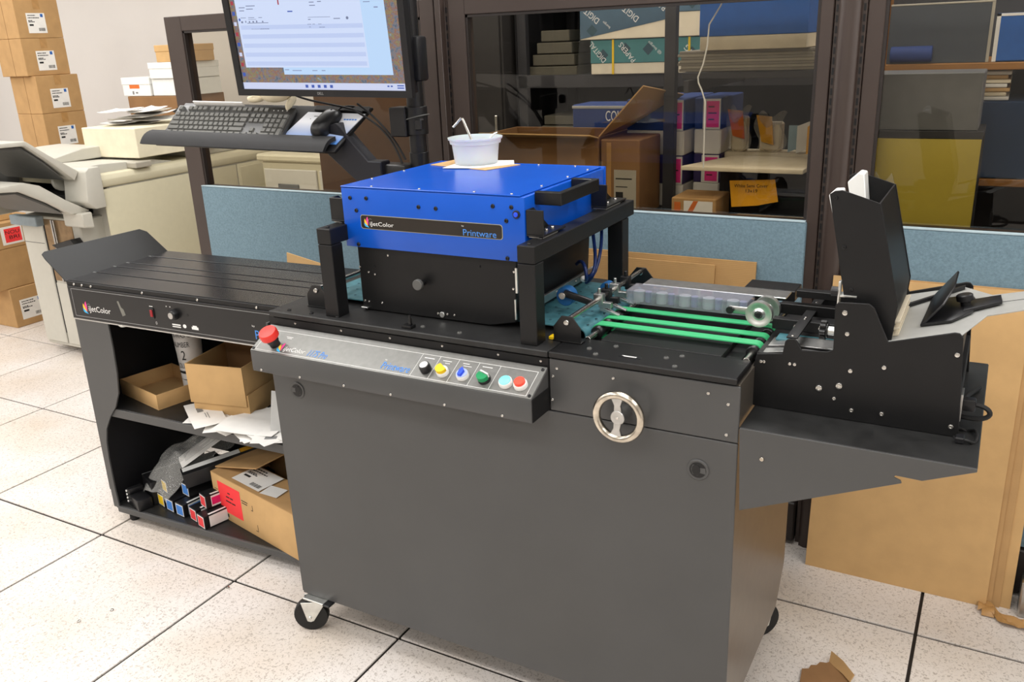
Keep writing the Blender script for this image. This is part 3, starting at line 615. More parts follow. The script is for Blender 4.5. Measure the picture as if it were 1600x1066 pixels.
# back stop: foot, tilted wedge plate, knob and slide bar
def onT(x, y, h): return (x, y, tz(x)+h)
bs = [(2.390, .137), (2.440, .137), (2.470, .18), (2.478, .235), (2.465, .30), (2.396, .30)]
g = G(); n = len(bs); g.add([onT(x, y, .002) for x, y in bs]+[onT(x, y, .007) for x, y in bs], [tuple(range(n)), tuple(range(n, 2*n))]+[(i, (i+1) % n, n+(i+1) % n, n+i) for i in range(n)]).build('backstop_foot', BLKP, fd, .0006)
g = G(); q = [(2.390, .137, .004), (2.395, .337, .004), (2.434, .337, .050), (2.434, .205, .051), (2.421, .150, .036)]
g.add([onT(x, y, h) for x, y, h in q]+[(onT(x, y, h)[0]+.003, y, onT(x, y, h)[2]-.002) for x, y, h in q], [(0, 1, 2, 3, 4), (9, 8, 7, 6, 5)]+[(i, (i+1) % 5, 5+(i+1) % 5, 5+i) for i in range(5)]).build('backstop_plate', BLKP, fd, .0004)
kn = G().lathe([(0, 0), (.009, 0), (.009, .008), (.0145, .010), (.0145, .02), (.012, .022), (0, .022)], onT(2.458, .225, .007), (-.25, 0, 1), 20).build('clamp_knob', BLKP, fd, .0)
g = G(); g.add([onT(x, y, h) for h in (.003, .009) for x, y in ((2.455, .185), (2.516, .215), (2.513, .262), (2.455, .255))], [(0, 1, 2, 3), (4, 5, 6, 7), (0, 1, 5, 4), (1, 2, 6, 5), (2, 3, 7, 6), (3, 0, 4, 7)]).build('slide_bar', BLKP, fd, .001)
# rails, strap, adjusting star knob, teal feed belts, silver plates
for y, z in ((.17, .962), (.235, .975)): box('cross_rail', 2.118, 2.262, y, y+.02, z-.022, z, BLK, fd, .001)
g = G().box(2.171, 2.191, .052, .385, .964, .967).build('cross_strap', BLK, fd, .0006)
for y in (.06, .17, .18, .29): screw(fd, (2.181, y, .967), (0, 0, 1), .003)
box('strap_upright', 2.176, 2.235, .375, .394, .92, .967, BLK, fd, .001)
box('feed_belt', 2.135, 2.27, .13, .165, .930, .9345, TEAL, fd, .001); box('feed_bed', 2.118, 2.28, .056, .394, .90, .928, BLK, fd, .001)
for y0, y1 in ((.06, .085), (.10, .155)): prism('silver_ramp', [(2.122, .923), (2.17, .931), (2.25, .933), (2.25, .936), (2.17, .935), (2.122, .927)], 'y', y0, y1, ALU, fd, .0004)
star = G()
for k in range(8):
    a = 2*math.pi*k/8; star.cyl((2.223, .105+.0145*math.cos(a), .971+.0145*math.sin(a)), (2.233, .105+.0145*math.cos(a), .971+.0145*math.sin(a)), .0052, n=10)
star.cyl((2.222, .105, .971), (2.236, .105, .971), .0135, n=16)
so = star.build('star_knob', BLKG, fd); cyl('knob_stem', (2.236, .105, .971), (2.262, .105, .971), .0085, ZINC, fd)
for x, z in ((2.165, .949), (2.213, .952)): screw(fd, (x, .17, z), (0, -1, 0), .006)
box('cover_bar', 2.145, 2.262, .255, .275, .985, 1.0, BLK, fd, .001)
# brown end panel, power inlet and plug
prism('end_panel', [(.056, .905), (.393, .905), (.393, 1.0), (.056, 1.0)], 'x', 2.460, 2.4635, mat('end_panel_bronze', S(58, 50, 40), .45), fd, .0005)
box('power_inlet', 2.472, 2.476, .062, .10, .845, .895, ALU, fd, .0005)
box('plug_body', 2.476, 2.497, .07, .09, .862, .884, BLKP, fd, .003, 2)
tube('power_cord', bez((2.492, .08, .874), (2.53, .08, .875), (2.535, .075, .842), (2.475, .085, .846))+bez((2.475, .085, .846), (2.45, .09, .845), (2.47, .2, .83), (2.50, .3, .824))[1:], .0045, RUBBER, fd)
pc = thing('cable_loop', 'small coil of black cable lying at the right end of the feeder tray', 'cable', (2.487, .06, .8185))
tube('cable', [(2.488+.018*math.cos(t), .058+.03*math.sin(t), .822+.004*math.sin(3*t)) for t in [2*math.pi*k/24 for k in range(24)]], .003, RUBBER, pc, closed=True)
box('cable_tie_block', 2.472, 2.487, .024, .044, .8185, .830, BLKP, pc, .002)

# ================================================================== DELIVERY CONVEYOR (left) -- in its own frame
CT = .0369
cv = thing('delivery_conveyor', 'long low black delivery conveyor with grooved deck and open shelves, left of the press', 'conveyor', (-.0373, .0886, 0), RZ(CT))
L_, W_ = .975, .4125
ZT, ZB = .854, .733
cvb = G().prism([(.0, ZB), (0, ZT-.006), (.004, ZT-.002), (.01, ZT-.001), (L_, ZT-.001), (L_, ZB)], 'y', .0, W_).build('conveyor_bed', BLK, cv, .0015, seg=1)
box('front_fascia', .005, L_, -.004, 0, ZB, .838, BLKG, cv, .001)
for y0, y1 in ((.004, .098), (.106, .176), (.184, .228), (.236, .322), (.330, .408)):
    box('deck_belt', .004, L_, y0, y1, ZT-.001, ZT+.001, BELTB, cv, .0006)
for y in (.102, .180, .232, .326): box('deck_pin', -.0, .012, y-.0025, y+.0025, ZT, ZT+.0015, ALU, cv, 0)
ff = FRONT(0, -.004, 0)
flat('fascia_outline', ff, outline(.020, .742, .93, .089, .0012), mat('grey_outline_print', S(160, 160, 160), .6), cv, .0003)
box('lower_lip', .005, L_, -.003, .004, ZB-.004, ZB+.0005, ALU, cv, 0)
logo(ff, .064, .758, .032, cv, .098, .024)
flat('clear_tape', ff, [[(.222, .808), (.229, .810), (.245, .765), (.236, .762)], [(.236, .79), (.243, .765), (.25, .767), (.245, .785)]], mat('tape_grey', S(120, 120, 112), .25), cv, .0004)
sw = box('rocker_switch', .362, .376, -.007, -.004, .770, .802, BLKP, cv, .001); box('rocker', .364, .374, -.010, -.007, .776, .797, mat('dark_red_rocker', S(150, 16, 28), .3), sw, .001)
text('lettering', 'O', ff, .376, .752, .006, .009, WPRINT, cv)
sk = G().lathe([(0, 0), (.016, 0), (.0155, .012), (.013, .016), (0, .016)], (.462, -.004, .792), (0, -1, 0), 24).build('speed_dial', BLKP, cv); G().lathe([(0, .015), (.0095, .015), (.0095, .0175), (0, .0175)], (.462, -.004, .792), (0, -1, 0), 20).build('dial_cap', ALU, sk)
flat('fascia_icons', ff, [rect(.444, .758, .034, .004), rect(.444, .752, .034, .003), [(.494+.007*math.cos(t), .759+.006*math.sin(t)) for t in [2*math.pi*k/10 for k in range(10)]], rect(.522, .753, .026, .008), rect(.527, .761, .016, .004), rect(.36, .806, .014, .002), rect(.43, .812, .003, .003), rect(.445, .812, .003, .003)], WPRINT, cv, .0003)
cyl('indicator_hole', (.513, -.004, .795), (.513, -.0045, .795), .004, RUBBER, cv, 0)
text('lettering', 'Printware', ff, .765, .752, .135, .026, BPRINT, cv); text('lettering', 'by', ff, .757, .786, .01, .007, WPRINT, cv)
for x in (.036, .072, .113, .336, .559, .78, .93): screw(cv, (x, -.0, .8445), (0, -1, 0), .0042)
for z in (.838, .815, .785): screw(cv, (-.0005, .012, z), (-1, 0, 0), .0042)
# end flap
g = G(); pf = [(.0, .0), (.0, .4125), (-.085, .408), (-.1, .39), (-.104, .02), (-.098, .006), (-.08, .002)]
fz = lambda x: ZT-.003-x*.80
n = len(pf); g.add([(x, y, fz(x)) for x, y in pf]+[(x-.002, y, fz(x)-.0025) for x, y in pf], [tuple(range(n)), tuple(range(n, 2*n))[::-1]]+[(i, (i+1) % n, n+(i+1) % n, n+i) for i in range(n)]).build('end_flap', BLK, cv, .0006, seg=1)
# legs / side frames
lf = [(.004, ZB), (.155, ZB), (.155, .646), (.150, .56), (.138, .49), (.112, .44), (.075, .398), (.044, .35), (.030, .30), (.024, .24), (.022, .12), (.026, .052), (.0, .052), (.0, .117), (-.004, .117)]
prism('front_leg', lf, 'y', .0, .006, GRY, cv, .0008)
box('side_frame', .0, .006, .006, W_, .052, ZB, NAVY, cv, .001)
box('side_frame', L_-.006, L_, .006, W_, .052, ZB, NAVY, cv, .001)
prism('front_leg', [(L_-x, z) for x, z in lf[::-1]], 'y', .0, .006, GRY, cv, .0008)
box('back_panel', .006, .34, W_-.008, W_, .43, ZB, NAVY, cv, .001)
box('back_panel', .006, .30, W_-.008, W_, .10, .40, NAVY, cv, .001)
ms = box('middle_shelf', .006, L_-.006, .012, W_-.01, .412, .428, BLKD, cv, .002); box('shelf_lip', .07, L_-.06, .006, .012, .398, .4275, GRY, cv, .001)
box('bottom_shelf', .006, L_-.006, .004, W_-.01, .045, .058, BLKD, cv, .002); box('shelf_lip', .02, L_-.02, -.002, .004, .036, .058, GRY, cv, .001)
for x, y in ((.055, .03), (.055, .36), (.92, .03), (.92, .36)):
    G().lathe([(0, 0), (.014, 0), (.016, .004), (.016, .018), (.007, .02), (.007, .045), (0, .045)], (x, y, 0), n=16).build('leveling_foot', RUBBER, cv)
G().lathe([(0, 0), (.014, .001), (.018, .006), (.018, .010), (0, .010)], (.215, .012, ZB-.010), n=20).build('under_knob', ZINC, cv)
# aluminium extrusion bracket seen hanging under the bed, right of middle
prism('hanging_bracket', [(.560, .733), (.60, .733), (.598, .675), (.562, .668)], 'y', .25, .31, ALU, cv, .002)
CW = Matrix.Translation((-.0373, .0886, 0)) @ RZ(CT)
def onc(name, label, cat, x, y, z, rz=0, group=None, extra=None):
    """A thing resting on the conveyor's shelves: own frame at a spot given in the conveyor's frame."""
    p = CW @ Vector((x, y, z)); r = RZ(CT+rz)
    if extra is not None: r = r @ extra
    return thing(name, label, cat, p, r, group)
# ---- middle shelf
def open_tray(t, w_, d_, h_, m, tk=.003):
    G().box(0, w_, 0, d_, 0, tk).build('tray_floor', m, t, .0004)
    for a in ((0, w_, 0, tk), (0, w_, d_-tk, d_), (0, tk, tk, d_-tk), (w_-tk, w_, tk, d_-tk)): G().box(*a, tk, h_).build('tray_wall', m, t, .0004)
t = onc('shallow_carton', 'shallow open cardboard tray on the conveyor middle shelf, holding the white tube', 'carton', .008, .112, .428, math.radians(-14))
open_tray(t, .245, .19, .052, CARDL)
tb2 = onc('solution_tube', 'tall white solution tube with black lettering standing in the shallow tray', 'bottle', .245, .215, .4315)
bt = G().lathe([(0, .0), (.034, 0), (.036, .006), (.037, .05), (.0405, .14), (.044, .2), (.044, .235), (.03, .25), (.03, .268), (0, .268)], (0, 0, 0), n=32).build('bottle_body', mat('tube_white', S(206, 204, 202), .4), tb2)
def curved_text(s_, r, a0, w, z, h, m):
    fr = F((0, 0, 0), (1, 0, 0), (0, 0, 1)); o = text('lettering', s_, fr, 0, z, w, h, m, tb2)
    for v in o.data.vertices:
        p = v.co+OFF[o]; a = a0+p.x/r; v.co = Vector((r*math.sin(a), -r*math.cos(a), p.z))-OFF[o]
va = math.radians(28)
curved_text('X-WASHER', .0447, va-.85, .072, .205, .018, KPRINT); curved_text('NUMBER', .0437, va-.95, .060, .172, .018, KPRINT); curved_text('2', .0422, va-.32, .014, .128, .032, KPRINT); curved_text('SOLUTION', .0405, va-.9, .066, .098, .018, KPRINT)
def band(z0, z1, r0, m):
    g = G(); k = 16
    g.add([(r0*math.sin(va-1+2*i/k), -r0*math.cos(va-1+2*i/k), z0+(.006 if z1-z0 < .01 else 0)*abs(i/k-.4)) for i in range(k+1)]+[(r0*math.sin(va-1+2*i/k), -r0*math.cos(va-1+2*i/k), z1) for i in range(k+1)], [(i, i+1, k+2+i, k+1+i) for i in range(k)]).build('label_band', m, tb2)
band(.078, .088, .0396, KPRINT); band(.055, .058, .0384, KPRINT)
t = onc('carton_box', 'open kraft cardboard box with outer sleeve on the conveyor middle shelf', 'carton', .375, .085, .4295, math.radians(9))
open_tray(t, .205, .19, .075, CARDL)
g = G(); 
for a in ((-.006, .2, -.006, -.002), (.196, .2, -.002, .2), (-.006, -.002, -.002, .2)): g.box(*a, .038, .168)
g.build('outer_sleeve', CARDL, t, .0005)
box('sleeve_back', -.002, .196, .196, .2, .038, .19, CARDD, t, .0005)
# loose papers and envelopes on the middle shelf
rp = random.Random(3)
pz = .4284
spots = [(.475, .05, 20), (.52, .02, -14), (.58, .04, 34), (.63, .02, -28), (.66, .045, 12), (.70, .02, 41), (.72, .05, -18), (.755, .02, 6), (.79, .04, 30), (.44, .035, -35), (.60, .07, 55), (.69, .08, -8), (.77, .075, 17), (.82, .02, -20), (.85, .035, 12), (.80, -.005, 28), (.74, -.008, -22), (.66, .0, 8), (.88, .0, -12)]
for k, (x, y, a) in enumerate(spots):
    t = onc('loose_paper', 'white envelope or sheet in the loose pile spilling over the middle shelf', 'paper', x, y+.03, pz+.0012*k+(.001 if k else 0), math.radians(a), 'loose papers on the middle shelf')
    w_, d_ = rp.choice(((.19, .09), (.15, .11), (.21, .10)))
    c1 = rp.uniform(-.003, .004)
    g = G().grid(lambda u, v: ((u-.5)*w_, (v-.5)*d_, .0008+abs(c1)*(2*u-1)**2+.002*v*v), 6, 3); g.build('sheet', PAPER, t, solid=.0006)
    if k % 3 == 0: flat('sheet_print', F((0, 0, .0022), (1, 0, 0), (0, 1, 0)), [rect(-.06, -.02, .035, .018), rect(-.01, .005, .05, .002), rect(-.01, -.002, .04, .002)], GPRINT, t, .0003, .0008)
t = onc('folded_sheet', 'upright grey folded sheet leaning beside the press cabinet on the middle shelf', 'paper', .80, .03, .449, math.radians(5), None, Matrix.Rotation(math.radians(-14), 4, 'X'))
G().grid(lambda u, v: ((u-.5)*.12, .01*math.sin(3*u), v*.125), 8, 4).build('sheet', mat('grey_paper', S(188, 188, 186), .8), t, solid=.001)
# ---- bottom shelf
BZ = .058
def ink_box(x, y, z, rz, end, label, ln=.25, s_=.046, side=None, tilt=0, group='ink cartons on the bottom shelf'):
    t = onc('ink_carton', label, 'carton', x, y, z, math.radians(rz), group, Matrix.Rotation(tilt, 4, 'X'))
    box('carton_body', -s_/2, s_/2, 0, ln, 0, s_, BLKP, t, .001)
    f_ = F((-s_/2, 0, 0), (1, 0, 0), (0, 0, 1)); flat('end_border', f_, [rect(.003, .003, s_-.006, s_-.006)], WPRINT, t, .0004); e_ = flat('end_patch', f_, [rect(.006, .006, s_-.012, s_-.012)], end, t, .0008)
    if side is not None:
        f2_ = F((s_/2, 0, 0), (0, 1, 0), (0, 0, 1)); flat('side_border', f2_, [rect(.018, .004, ln*.6, s_-.008)], WPRINT, t, .0004); flat('side_patch', f2_, [rect(.02, .010, ln*.55, s_-.02)], side, t, .0008)
        f3_ = F((-s_/2, 0, s_), (1, 0, 0), (0, 1, 0)); flat('top_stripe', f3_, [rect(s_*.75, .02, s_*.18, ln*.7)], WPRINT, t, .0004)
    return t
ink_box(.165, .06, BZ, -16, INKYEL, 'black ink carton with yellow end, lower of the two yellow ones')
ink_box(.175, .075, BZ+.047, -20, INKYEL, 'black ink carton with yellow end, stacked on the lower yellow one')
ink_box(.222, .045, BZ, -12, INKBLU, 'leftmost black ink carton with light blue end on the bottom shelf')
ink_box(.279, .035, BZ, -10, INKBLU, 'black ink carton with light blue end beside the lowest red one', side=INKBLU)
ink_box(.262, .085, BZ+.047, -14, INKBLU, 'black ink carton with blue end resting on top of the two blue ones')
ink_box(.345, .03, BZ, -16, INKRED, 'black ink carton with red end and magenta side, left of the lowest red one', side=INKMAG)
ink_box(.402, .008, BZ, -16, INKRED, 'black ink carton with red end nearest the red-labelled box', side=WPRINT)
ink_box(.378, .05, BZ+.048, -20, INKRED, 'black ink carton with red end and magenta side lying on the other red ones', side=INKMAG)
t = onc('long_carton', 'long black carton with white and amber top stripe lying slanted over the ink cartons', 'carton', .285, .07, BZ+.099, math.radians(-36), None, Matrix.Rotation(math.radians(7), 4, 'X'))
box('carton_body', -.03, .03, 0, .29, 0, .05, BLKP, t, .001); flat('top_stripe', F((-.03, 0, .05), (1, 0, 0), (0, 1, 0)), [rect(.005, .005, .03, .19)], WPRINT, t, .0005); flat('amber_stripe', F((-.03, 0, .05), (1, 0, 0), (0, 1, 0)), [rect(.005, .197, .03, .088)], TAGO, t, .0005)
t = onc('instruction_sheet', 'pale printed leaflet lying slanted between bubble wrap and long carton', 'paper', .225, .115, BZ+.150, math.radians(-38), None, Matrix.Rotation(math.radians(28), 4, 'X'))
G().grid(lambda u, v: ((u-.5)*.085, v*.2, .004*math.sin(5*u)), 6, 4).build('sheet', PAPER, t, solid=.001)
flat('sheet_print', F((-.04, 0, .005), (1, 0, 0), (0, 1, 0)), [rect(.006+.009*k, .02, .0015, .05+.1*((k*37) % 10)/10) for k in range(8)], GPRINT, t, .0003)
t = onc('black_carton', 'plain black carton at the far left end of the bottom shelf', 'carton', .085, .075, BZ, math.radians(-24))
box('carton_body', -.035, .06, 0, .26, 0, .085, BLKP, t, .002); flat('edge_highlight', F((-.035, 0, .085), (1, 0, 0), (0, 1, 0)), [rect(.002, 0, .0025, .26)], GPRINT, t, .0005)
t = onc('black_part', 'black plastic cartridge cradle with white tabs in front of the black carton', 'printer part', .062, .02, BZ, math.radians(-20))
G().box(-.02, .07, 0, .05, 0, .04).box(-.02, 0, 0, .05, .04, .06).build('cradle', BLKP, t, .004); [G().lathe([(0, 0), (.004, 0), (.004, .003), (0, .003)], (-.016, -.0005, .012+.013*k), (0, -1, 0), 10).build('white_tab', WHT, t) for k in range(4)]
# bubble wrap
def wrap(name, label, x, y, z, fn, m=None, nu=40, nv=26):
    t = onc(name, label, 'bubble wrap', x, y, z); G().grid(fn, nu, nv).build('film', m or WRAP, t, solid=.0015); return t
wv = lambda a, b: .010*math.sin(9*a+3*b)+.007*math.sin(17*b-5*a)
wrap('bubble_wrap', 'clear bubble wrap sheet draped over the cartons at the left of the bottom shelf', .045, .06, BZ+.095, lambda u, v: (.02+.16*u+.09*v, .0+.25*v-.03*u, .015+.06*v+.05*math.sin(math.pi*u)+wv(u, v)-.10*max(0, .35-v)*(1-.2*u)/.35))
wrap('bubble_wrap', 'crumpled bubble wrap bundle filling the back of the bottom shelf under the middle shelf', .20, .18, BZ+.15, lambda u, v: (.0+.42*u, .05+.13*v, .01+.12*math.sin(math.pi*(.15+.7*v))+.035*math.sin(4*u+2*v)+wv(u*2.6, v*1.6)-.02*u), WRAP2)
# open carton with red label
t = onc('ink_shipping_box', 'open kraft shipping box with red paper label on the bottom shelf', 'carton', .380, .098, BZ, math.radians(-14.5))
cw, cdp, ch = .50, .22, .155
G().box(0, cw, 0, .004, 0, ch).build('box_wall', CARDL, t, .0005); G().box(0, .004, .004, cdp, 0, ch).build('box_wall', CARDL, t, .0005); G().box(cw-.004, cw, .004, cdp, 0, ch).build('box_wall', CARDL, t, .0005); G().box(.004, cw-.004, cdp-.004, cdp, 0, ch).build('box_wall', CARDL, t, .0005); G().box(.004, cw-.004, .004, cdp-.004, 0, .004).build('box_wall', CARDL, t, .0005)
prism('lid_flap', [(.0, ch), (.115, ch+.004), (.115, ch+.007), (.0, ch+.003)], 'x', .0, cw, CARD, t, .0005)
g = G(); g.add([(.0, .02, ch+.008), (.0, cdp, ch+.015), (.24, cdp+.0, ch+.085), (.2, .05, ch+.05)], [(0, 1, 2, 3)]).build('lid_flap', CARD, t, solid=.004)
fl_ = FRONT(0, 0, 0); flat('red_label', fl_, [rect(.035, .03, .13, .105)], REDLAB, t, .0006)
tag(flat('label_print', fl_, [rect(.09, .104, .014, .004), rect(.078, .088, .02, .0045), rect(.101, .088, .017, .0045), rect(.074, .072, .032, .0045), rect(.109, .072, .02, .0045)], KPRINT, t, .0003, .0006), kind='stuff')
flat('box_print', fl_, [rect(.012, .1, .02, .0015), rect(.012, .08, .016, .003), rect(.012, .07, .018, .003), rect(.17, .106, .035, .003), rect(.172, .098, .03, .003), rect(.23, .088, .002, .02), rect(.222, .088, .008, .002), rect(.246, .02, .002, .025), rect(.235, .02, .012, .002), rect(.014, .03, .01, .02), rect(.04, .012, .004, .014), rect(.04, .012, .014, .002), rect(.052, .012, .003, .014), rect(.066, .012, .012, .012)], KPRINT, t, .0004)
label_print(F((.11, .012, ch+.0075), (1, .0, 0), (0, 1, .035)), .15, .095, t, False, 5)
flat('slip', F((.27, .01, ch+.007), (1, .2, 0), (-.2, 1, .03)), [rect(0, 0, .07, .05)], PAPER, t, .0006)
# ================================================================== MONITOR, POLE, KEYBOARD TRAY
st = thing('monitor_pole', 'black steel monitor pole with clamp and keyboard arm standing behind the conveyor', 'monitor stand', (1.03, .53, 0))
cyl('pole', (1.03, .53, 0.02), (1.03, .53, 1.75), .024, BLKP, st)
cyl('lower_pole', (1.03, .53, 0.02), (1.03, .53, 1.22), .027, BLKP, st)
box('base_plate', .93, 1.13, .51, .71, 0, .02, BLKP, st, .003)
box('clamp_block', .965, 1.02, .49, .545, 1.265, 1.345, BLKP, st, .003)
cyl('collar', (1.03, .53, 1.27), (1.03, .53, 1.345), .032, BLKP, st)
tube('cable_tie', [(1.03+.036*math.cos(t), .53+.036*math.sin(t), 1.315+.008*math.cos(t)) for t in [2*math.pi*k/20 for k in range(20)]], .002, DGREY, st, closed=True)
box('tie_clip', 1.055, 1.078, .482, .50, 1.285, 1.315, BLKP, st, .003)
box('mount_arm', .80, 1.03, .478, .515, 1.45, 1.50, BLKP, st, .004)
box('mount_head', 1.05, 1.105, .455, .50, 1.415, 1.53, BLKP, st, .008, 2)
ka = [(0.70, 1.285), (.80, 1.305), (.905, 1.20), (.95, 1.20), (.95, 1.12), (.885, 1.12), (.76, 1.215)]
prism('keyboard_arm', ka, 'y', .455, .50, mat('arm_navy_black', S(18, 19, 28), .45), st, .003)
box('arm_pivot', .90, 1.02, .47, .53, 1.13, 1.19, BLKP, st, .006, 2)
for k, (a, b_, c, d) in enumerate([((.85, .50, 1.355), (.90, .505, 1.325), (.97, .50, 1.27), (1.0, .505, 1.20)), ((.84, .50, 1.335), (.90, .505, 1.305), (.97, .50, 1.28), (1.002, .498, 1.16)), ((.62, .46, 1.40), (.66, .48, 1.36), (.75, .5, 1.36), (.85, .52, 1.33))]):
    tube('cable', bez(a, b_, c, d), .0032, RUBBER, st)
MR = Matrix.Rotation(math.radians(6.5), 4, 'Z') @ Matrix.Rotation(.1, 4, 'X') @ Matrix.Rotation(math.radians(1.5), 4, 'Y')
mo = thing('monitor', 'black widescreen computer monitor showing document windows, mounted on the pole', 'monitor', (.556, .36, 1.407), MR)
MW, MH = .527, .296
bz = G().box(-.020, 0, .0, .02, -.018, MH+.018).box(MW, MW+.018, .0, .02, -.018, MH+.018).box(0, MW, .0, .02, -.018, 0).box(0, MW, .0, .02, MH, MH+.018).build('bezel', BLKP, mo)
box('back_shell', -.012, MW+.012, .018, .052, -.012, MH+.012, BLKP, mo, .006, 2)
sc = box('screen', 0, MW, .006, .010, 0, MH, WALLPAPER, mo, 0)
sf = F((0, .006, 0), (1, 0, 0), (0, 0, 1))
flat('taskbar', sf, [rect(0, 0, MW, .018)], SCRBAR, sc, .0003)
flat('taskbar_icons', sf, [rect(.21+.02*k, .005, .009, .008) for k in range(5)]+[rect(.47, .009, .006, .004), rect(.48, .009, .006, .004), rect(.5, .011, .02, .003), rect(.5, .005, .02, .003)], SCRB, sc, .0003, .0003)
flat('rear_window', sf, [[(.146, .040), (.492, .040), (.484, .29), (.14, .29)]], SCRC, sc, .0003)
tag(flat('rear_window_text', sf, [rect(.15, .052, .014, .002), rect(.175, .050, .03, .002), rect(.24, .050, .016, .002), rect(.27, .050, .012, .002), rect(.425, .222, .02, .002), rect(.455, .208, .012, .003)], SCRD, sc, .0003, .0003), kind='stuff')
flat('front_window', sf, [[(.020, .059), (.422, .059), (.414, .29), (.018, .29)]], SCRW, sc, .0003, .0006)
flat('table_rows', sf, [rect(.026, .064+.024*k, .390, .011) for k in range(5)], SCRS, sc, .0003, .0009)
flat('window_text', sf, [rect(.03, .216, .02, .002), rect(.054, .220, .03, .002), rect(.03, .208, .016, .002), rect(.054, .212, .022, .002), rect(.05, .176, .07, .0016), rect(.03, .19, .018, .0014), rect(.056, .19, .02, .0014), rect(.056, .186, .026, .001), rect(.09, .19, .012, .0014), rect(.06, .160, .06, .0025), rect(.25, .182, .008, .002), rect(.25, .188, .07, .001), rect(.33, .183, .02, .002), rect(.246, .170, .012, .0015), rect(.262, .170, .008, .0015), rect(.28, .170, .01, .0015), rect(.25, .163, .006, .002), rect(.282, .162, .018, .002), rect(.26, .225, .015, .002), rect(.286, .226, .012, .002), rect(.26, .217, .018, .002), rect(.03, .177, .006, .005), rect(.044, .178, .003, .005), rect(.056, .178, .004, .004), rect(.068, .178, .005, .004), rect(.08, .178, .004, .005), rect(.10, .178, .004, .004)]+[[(.372+.004*math.cos(t), .185+.004*math.sin(t)) for t in [2*math.pi*k/10 for k in range(10)]]], SCRT, sc, .0003, .0009)
flat('blue_button', sf, [rect(.188, .203, .016, .003), [(.026+.003*math.cos(t), .186+.004*math.sin(t)) for t in [2*math.pi*k/10 for k in range(10)]]], SCRB, sc, .0003, .0012)
flat('red_mark', sf, [rect(.16, .222, .004, .012)], SCRR, sc, .0003, .0009)
for k, m_ in enumerate((SCRB, SCRR, SCRBAR, SCRB, SCRR, SCRBAR, SCRB, SCRR)): flat('desktop_icon', sf, [rect(.004, .035+.027*k, .009, .010)], m_, sc, .0003)
text('lettering', 'DELL', F((0, 0, 0), (1, 0, 0), (0, 0, 1)), .25, -.0125, .019, .007, mat('bezel_print', S(150, 150, 150), .4), bz)
KR = Matrix.Rotation(.081, 4, 'Z') @ Matrix.Rotation(.735, 4, 'X') @ Matrix.Rotation(.037, 4, 'Y')
KO = Vector((.192, .35, 1.275)); KM = Matrix.Translation(KO) @ KR
tr = thing('keyboard_tray', 'black tilted keyboard tray with padded wrist rest on the pole arm', 'keyboard tray', KO, KR)
G().prism([(-.03, -.02), (.632, -.02), (.690, .150), (.0, .150)], 'z', -.030, -.020).build('tray_plate', BLKP, tr, .002)
G().grid(lambda u, v: (-.066+(.675)*u+.018*v, -.030+.045*v, -.020+.016*math.sin(math.pi*min(1, .15+.7*v))), 20, 6).build('wrist_rest', mat('wrist_foam', S(40, 40, 42), .6, bump=.1, bscale=300), tr, solid=.012)
box('tray_ridge', .50, .686, .128, .148, -.020, -.014, BLKP, tr, .002)
kb = thing('keyboard', 'black full-size computer keyboard on the tilted tray under the monitor', 'keyboard', KO, KR)
KBM = mat('keyboard_case', S(58, 58, 57), .3, var=.05); KEYM = mat('keycap_sheen', S(104, 104, 101), .26, var=.05)  # overhead sheen on the black keys painted in as lighter grey
G().box(0, .442, 0, .127, -.0195, -.005).build('case', KBM, kb, .003)
kmesh = {}
def key(x, y, w_, d_=.0148):
    k = (round(w_, 4), round(d_, 4))
    if k not in kmesh:
        g = G(); a, b_ = w_/2, d_/2; i = .0018
        g.add([(-a, -b_, 0), (a, -b_, 0), (a, b_, 0), (-a, b_, 0), (-a+i, -b_+i, .0052), (a-i, -b_+i, .0052), (a-i, b_-i*.6, .0052), (-a+i, b_-i*.6, .0052)], [(0, 3, 2, 1), (4, 5, 6, 7), (0, 1, 5, 4), (1, 2, 6, 5), (2, 3, 7, 6), (3, 0, 4, 7)])
        o = g.build('key', KEYM, kb, smooth=False); kmesh[k] = o.data; o.location = (x+w_/2, y, -.0025)
    else:
        o = bpy.data.objects.new('key', kmesh[k]); COL.objects.link(o); o.parent = kb; o.location = (x+w_/2, y, -.0025)
U = .0190; kw = .0162; x0 = .010
rowy = [.0165, .0345, .0525, .0705, .0885, .1125]
def row(y, items, x):
    for it in items:
        if it < 0: x += -it*U
        else: key(x, y, it*U-(U-kw)); x += it*U
row(rowy[0], [1.25, 1.25, 1.25, 6.25, 1.25, 1.25, 1.25, 1.25], x0)
row(rowy[1], [2.25]+[1]*10+[2.75], x0); row(rowy[2], [1.75]+[1]*11+[2.25], x0); row(rowy[3], [1.5]+[1]*12+[1.5], x0); row(rowy[4], [1]*13+[2], x0); row(rowy[5], [1, -1, 1, 1, 1, 1, -.5, 1, 1, 1, 1, -.5, 1, 1, 1, 1], x0)
xc = x0+15.25*U
row(rowy[0], [1, 1, 1], xc); row(rowy[1], [-1, 1], xc)
for yy in rowy[3:5]: row(yy, [1, 1, 1], xc)
row(rowy[5], [1, 1, 1], xc)
xn = xc+3.25*U
row(rowy[0], [2, 1], xn); row(rowy[1], [1, 1, 1], xn); row(rowy[2], [1, 1, 1], xn); row(rowy[3], [1, 1, 1], xn); row(rowy[4], [1, 1, 1, 1], xn)
key(xn+3*U, (rowy[0]+rowy[1])/2, kw, .0328); key(xn+3*U, (rowy[2]+rowy[3])/2, kw, .0328)
flat('indicator_marks', F((0, 0, -.005), (1, 0, 0), (0, 1, 0)), [rect(xn+.006+.016*k, .112, .003, .003) for k in range(4)], WPRINT, kb, .0003)
mp = thing('mouse_pad', 'white mouse pad fading to blue, on the right of the tilted tray', 'mouse pad', KM @ Vector((.55, .065, -.020)), KR)
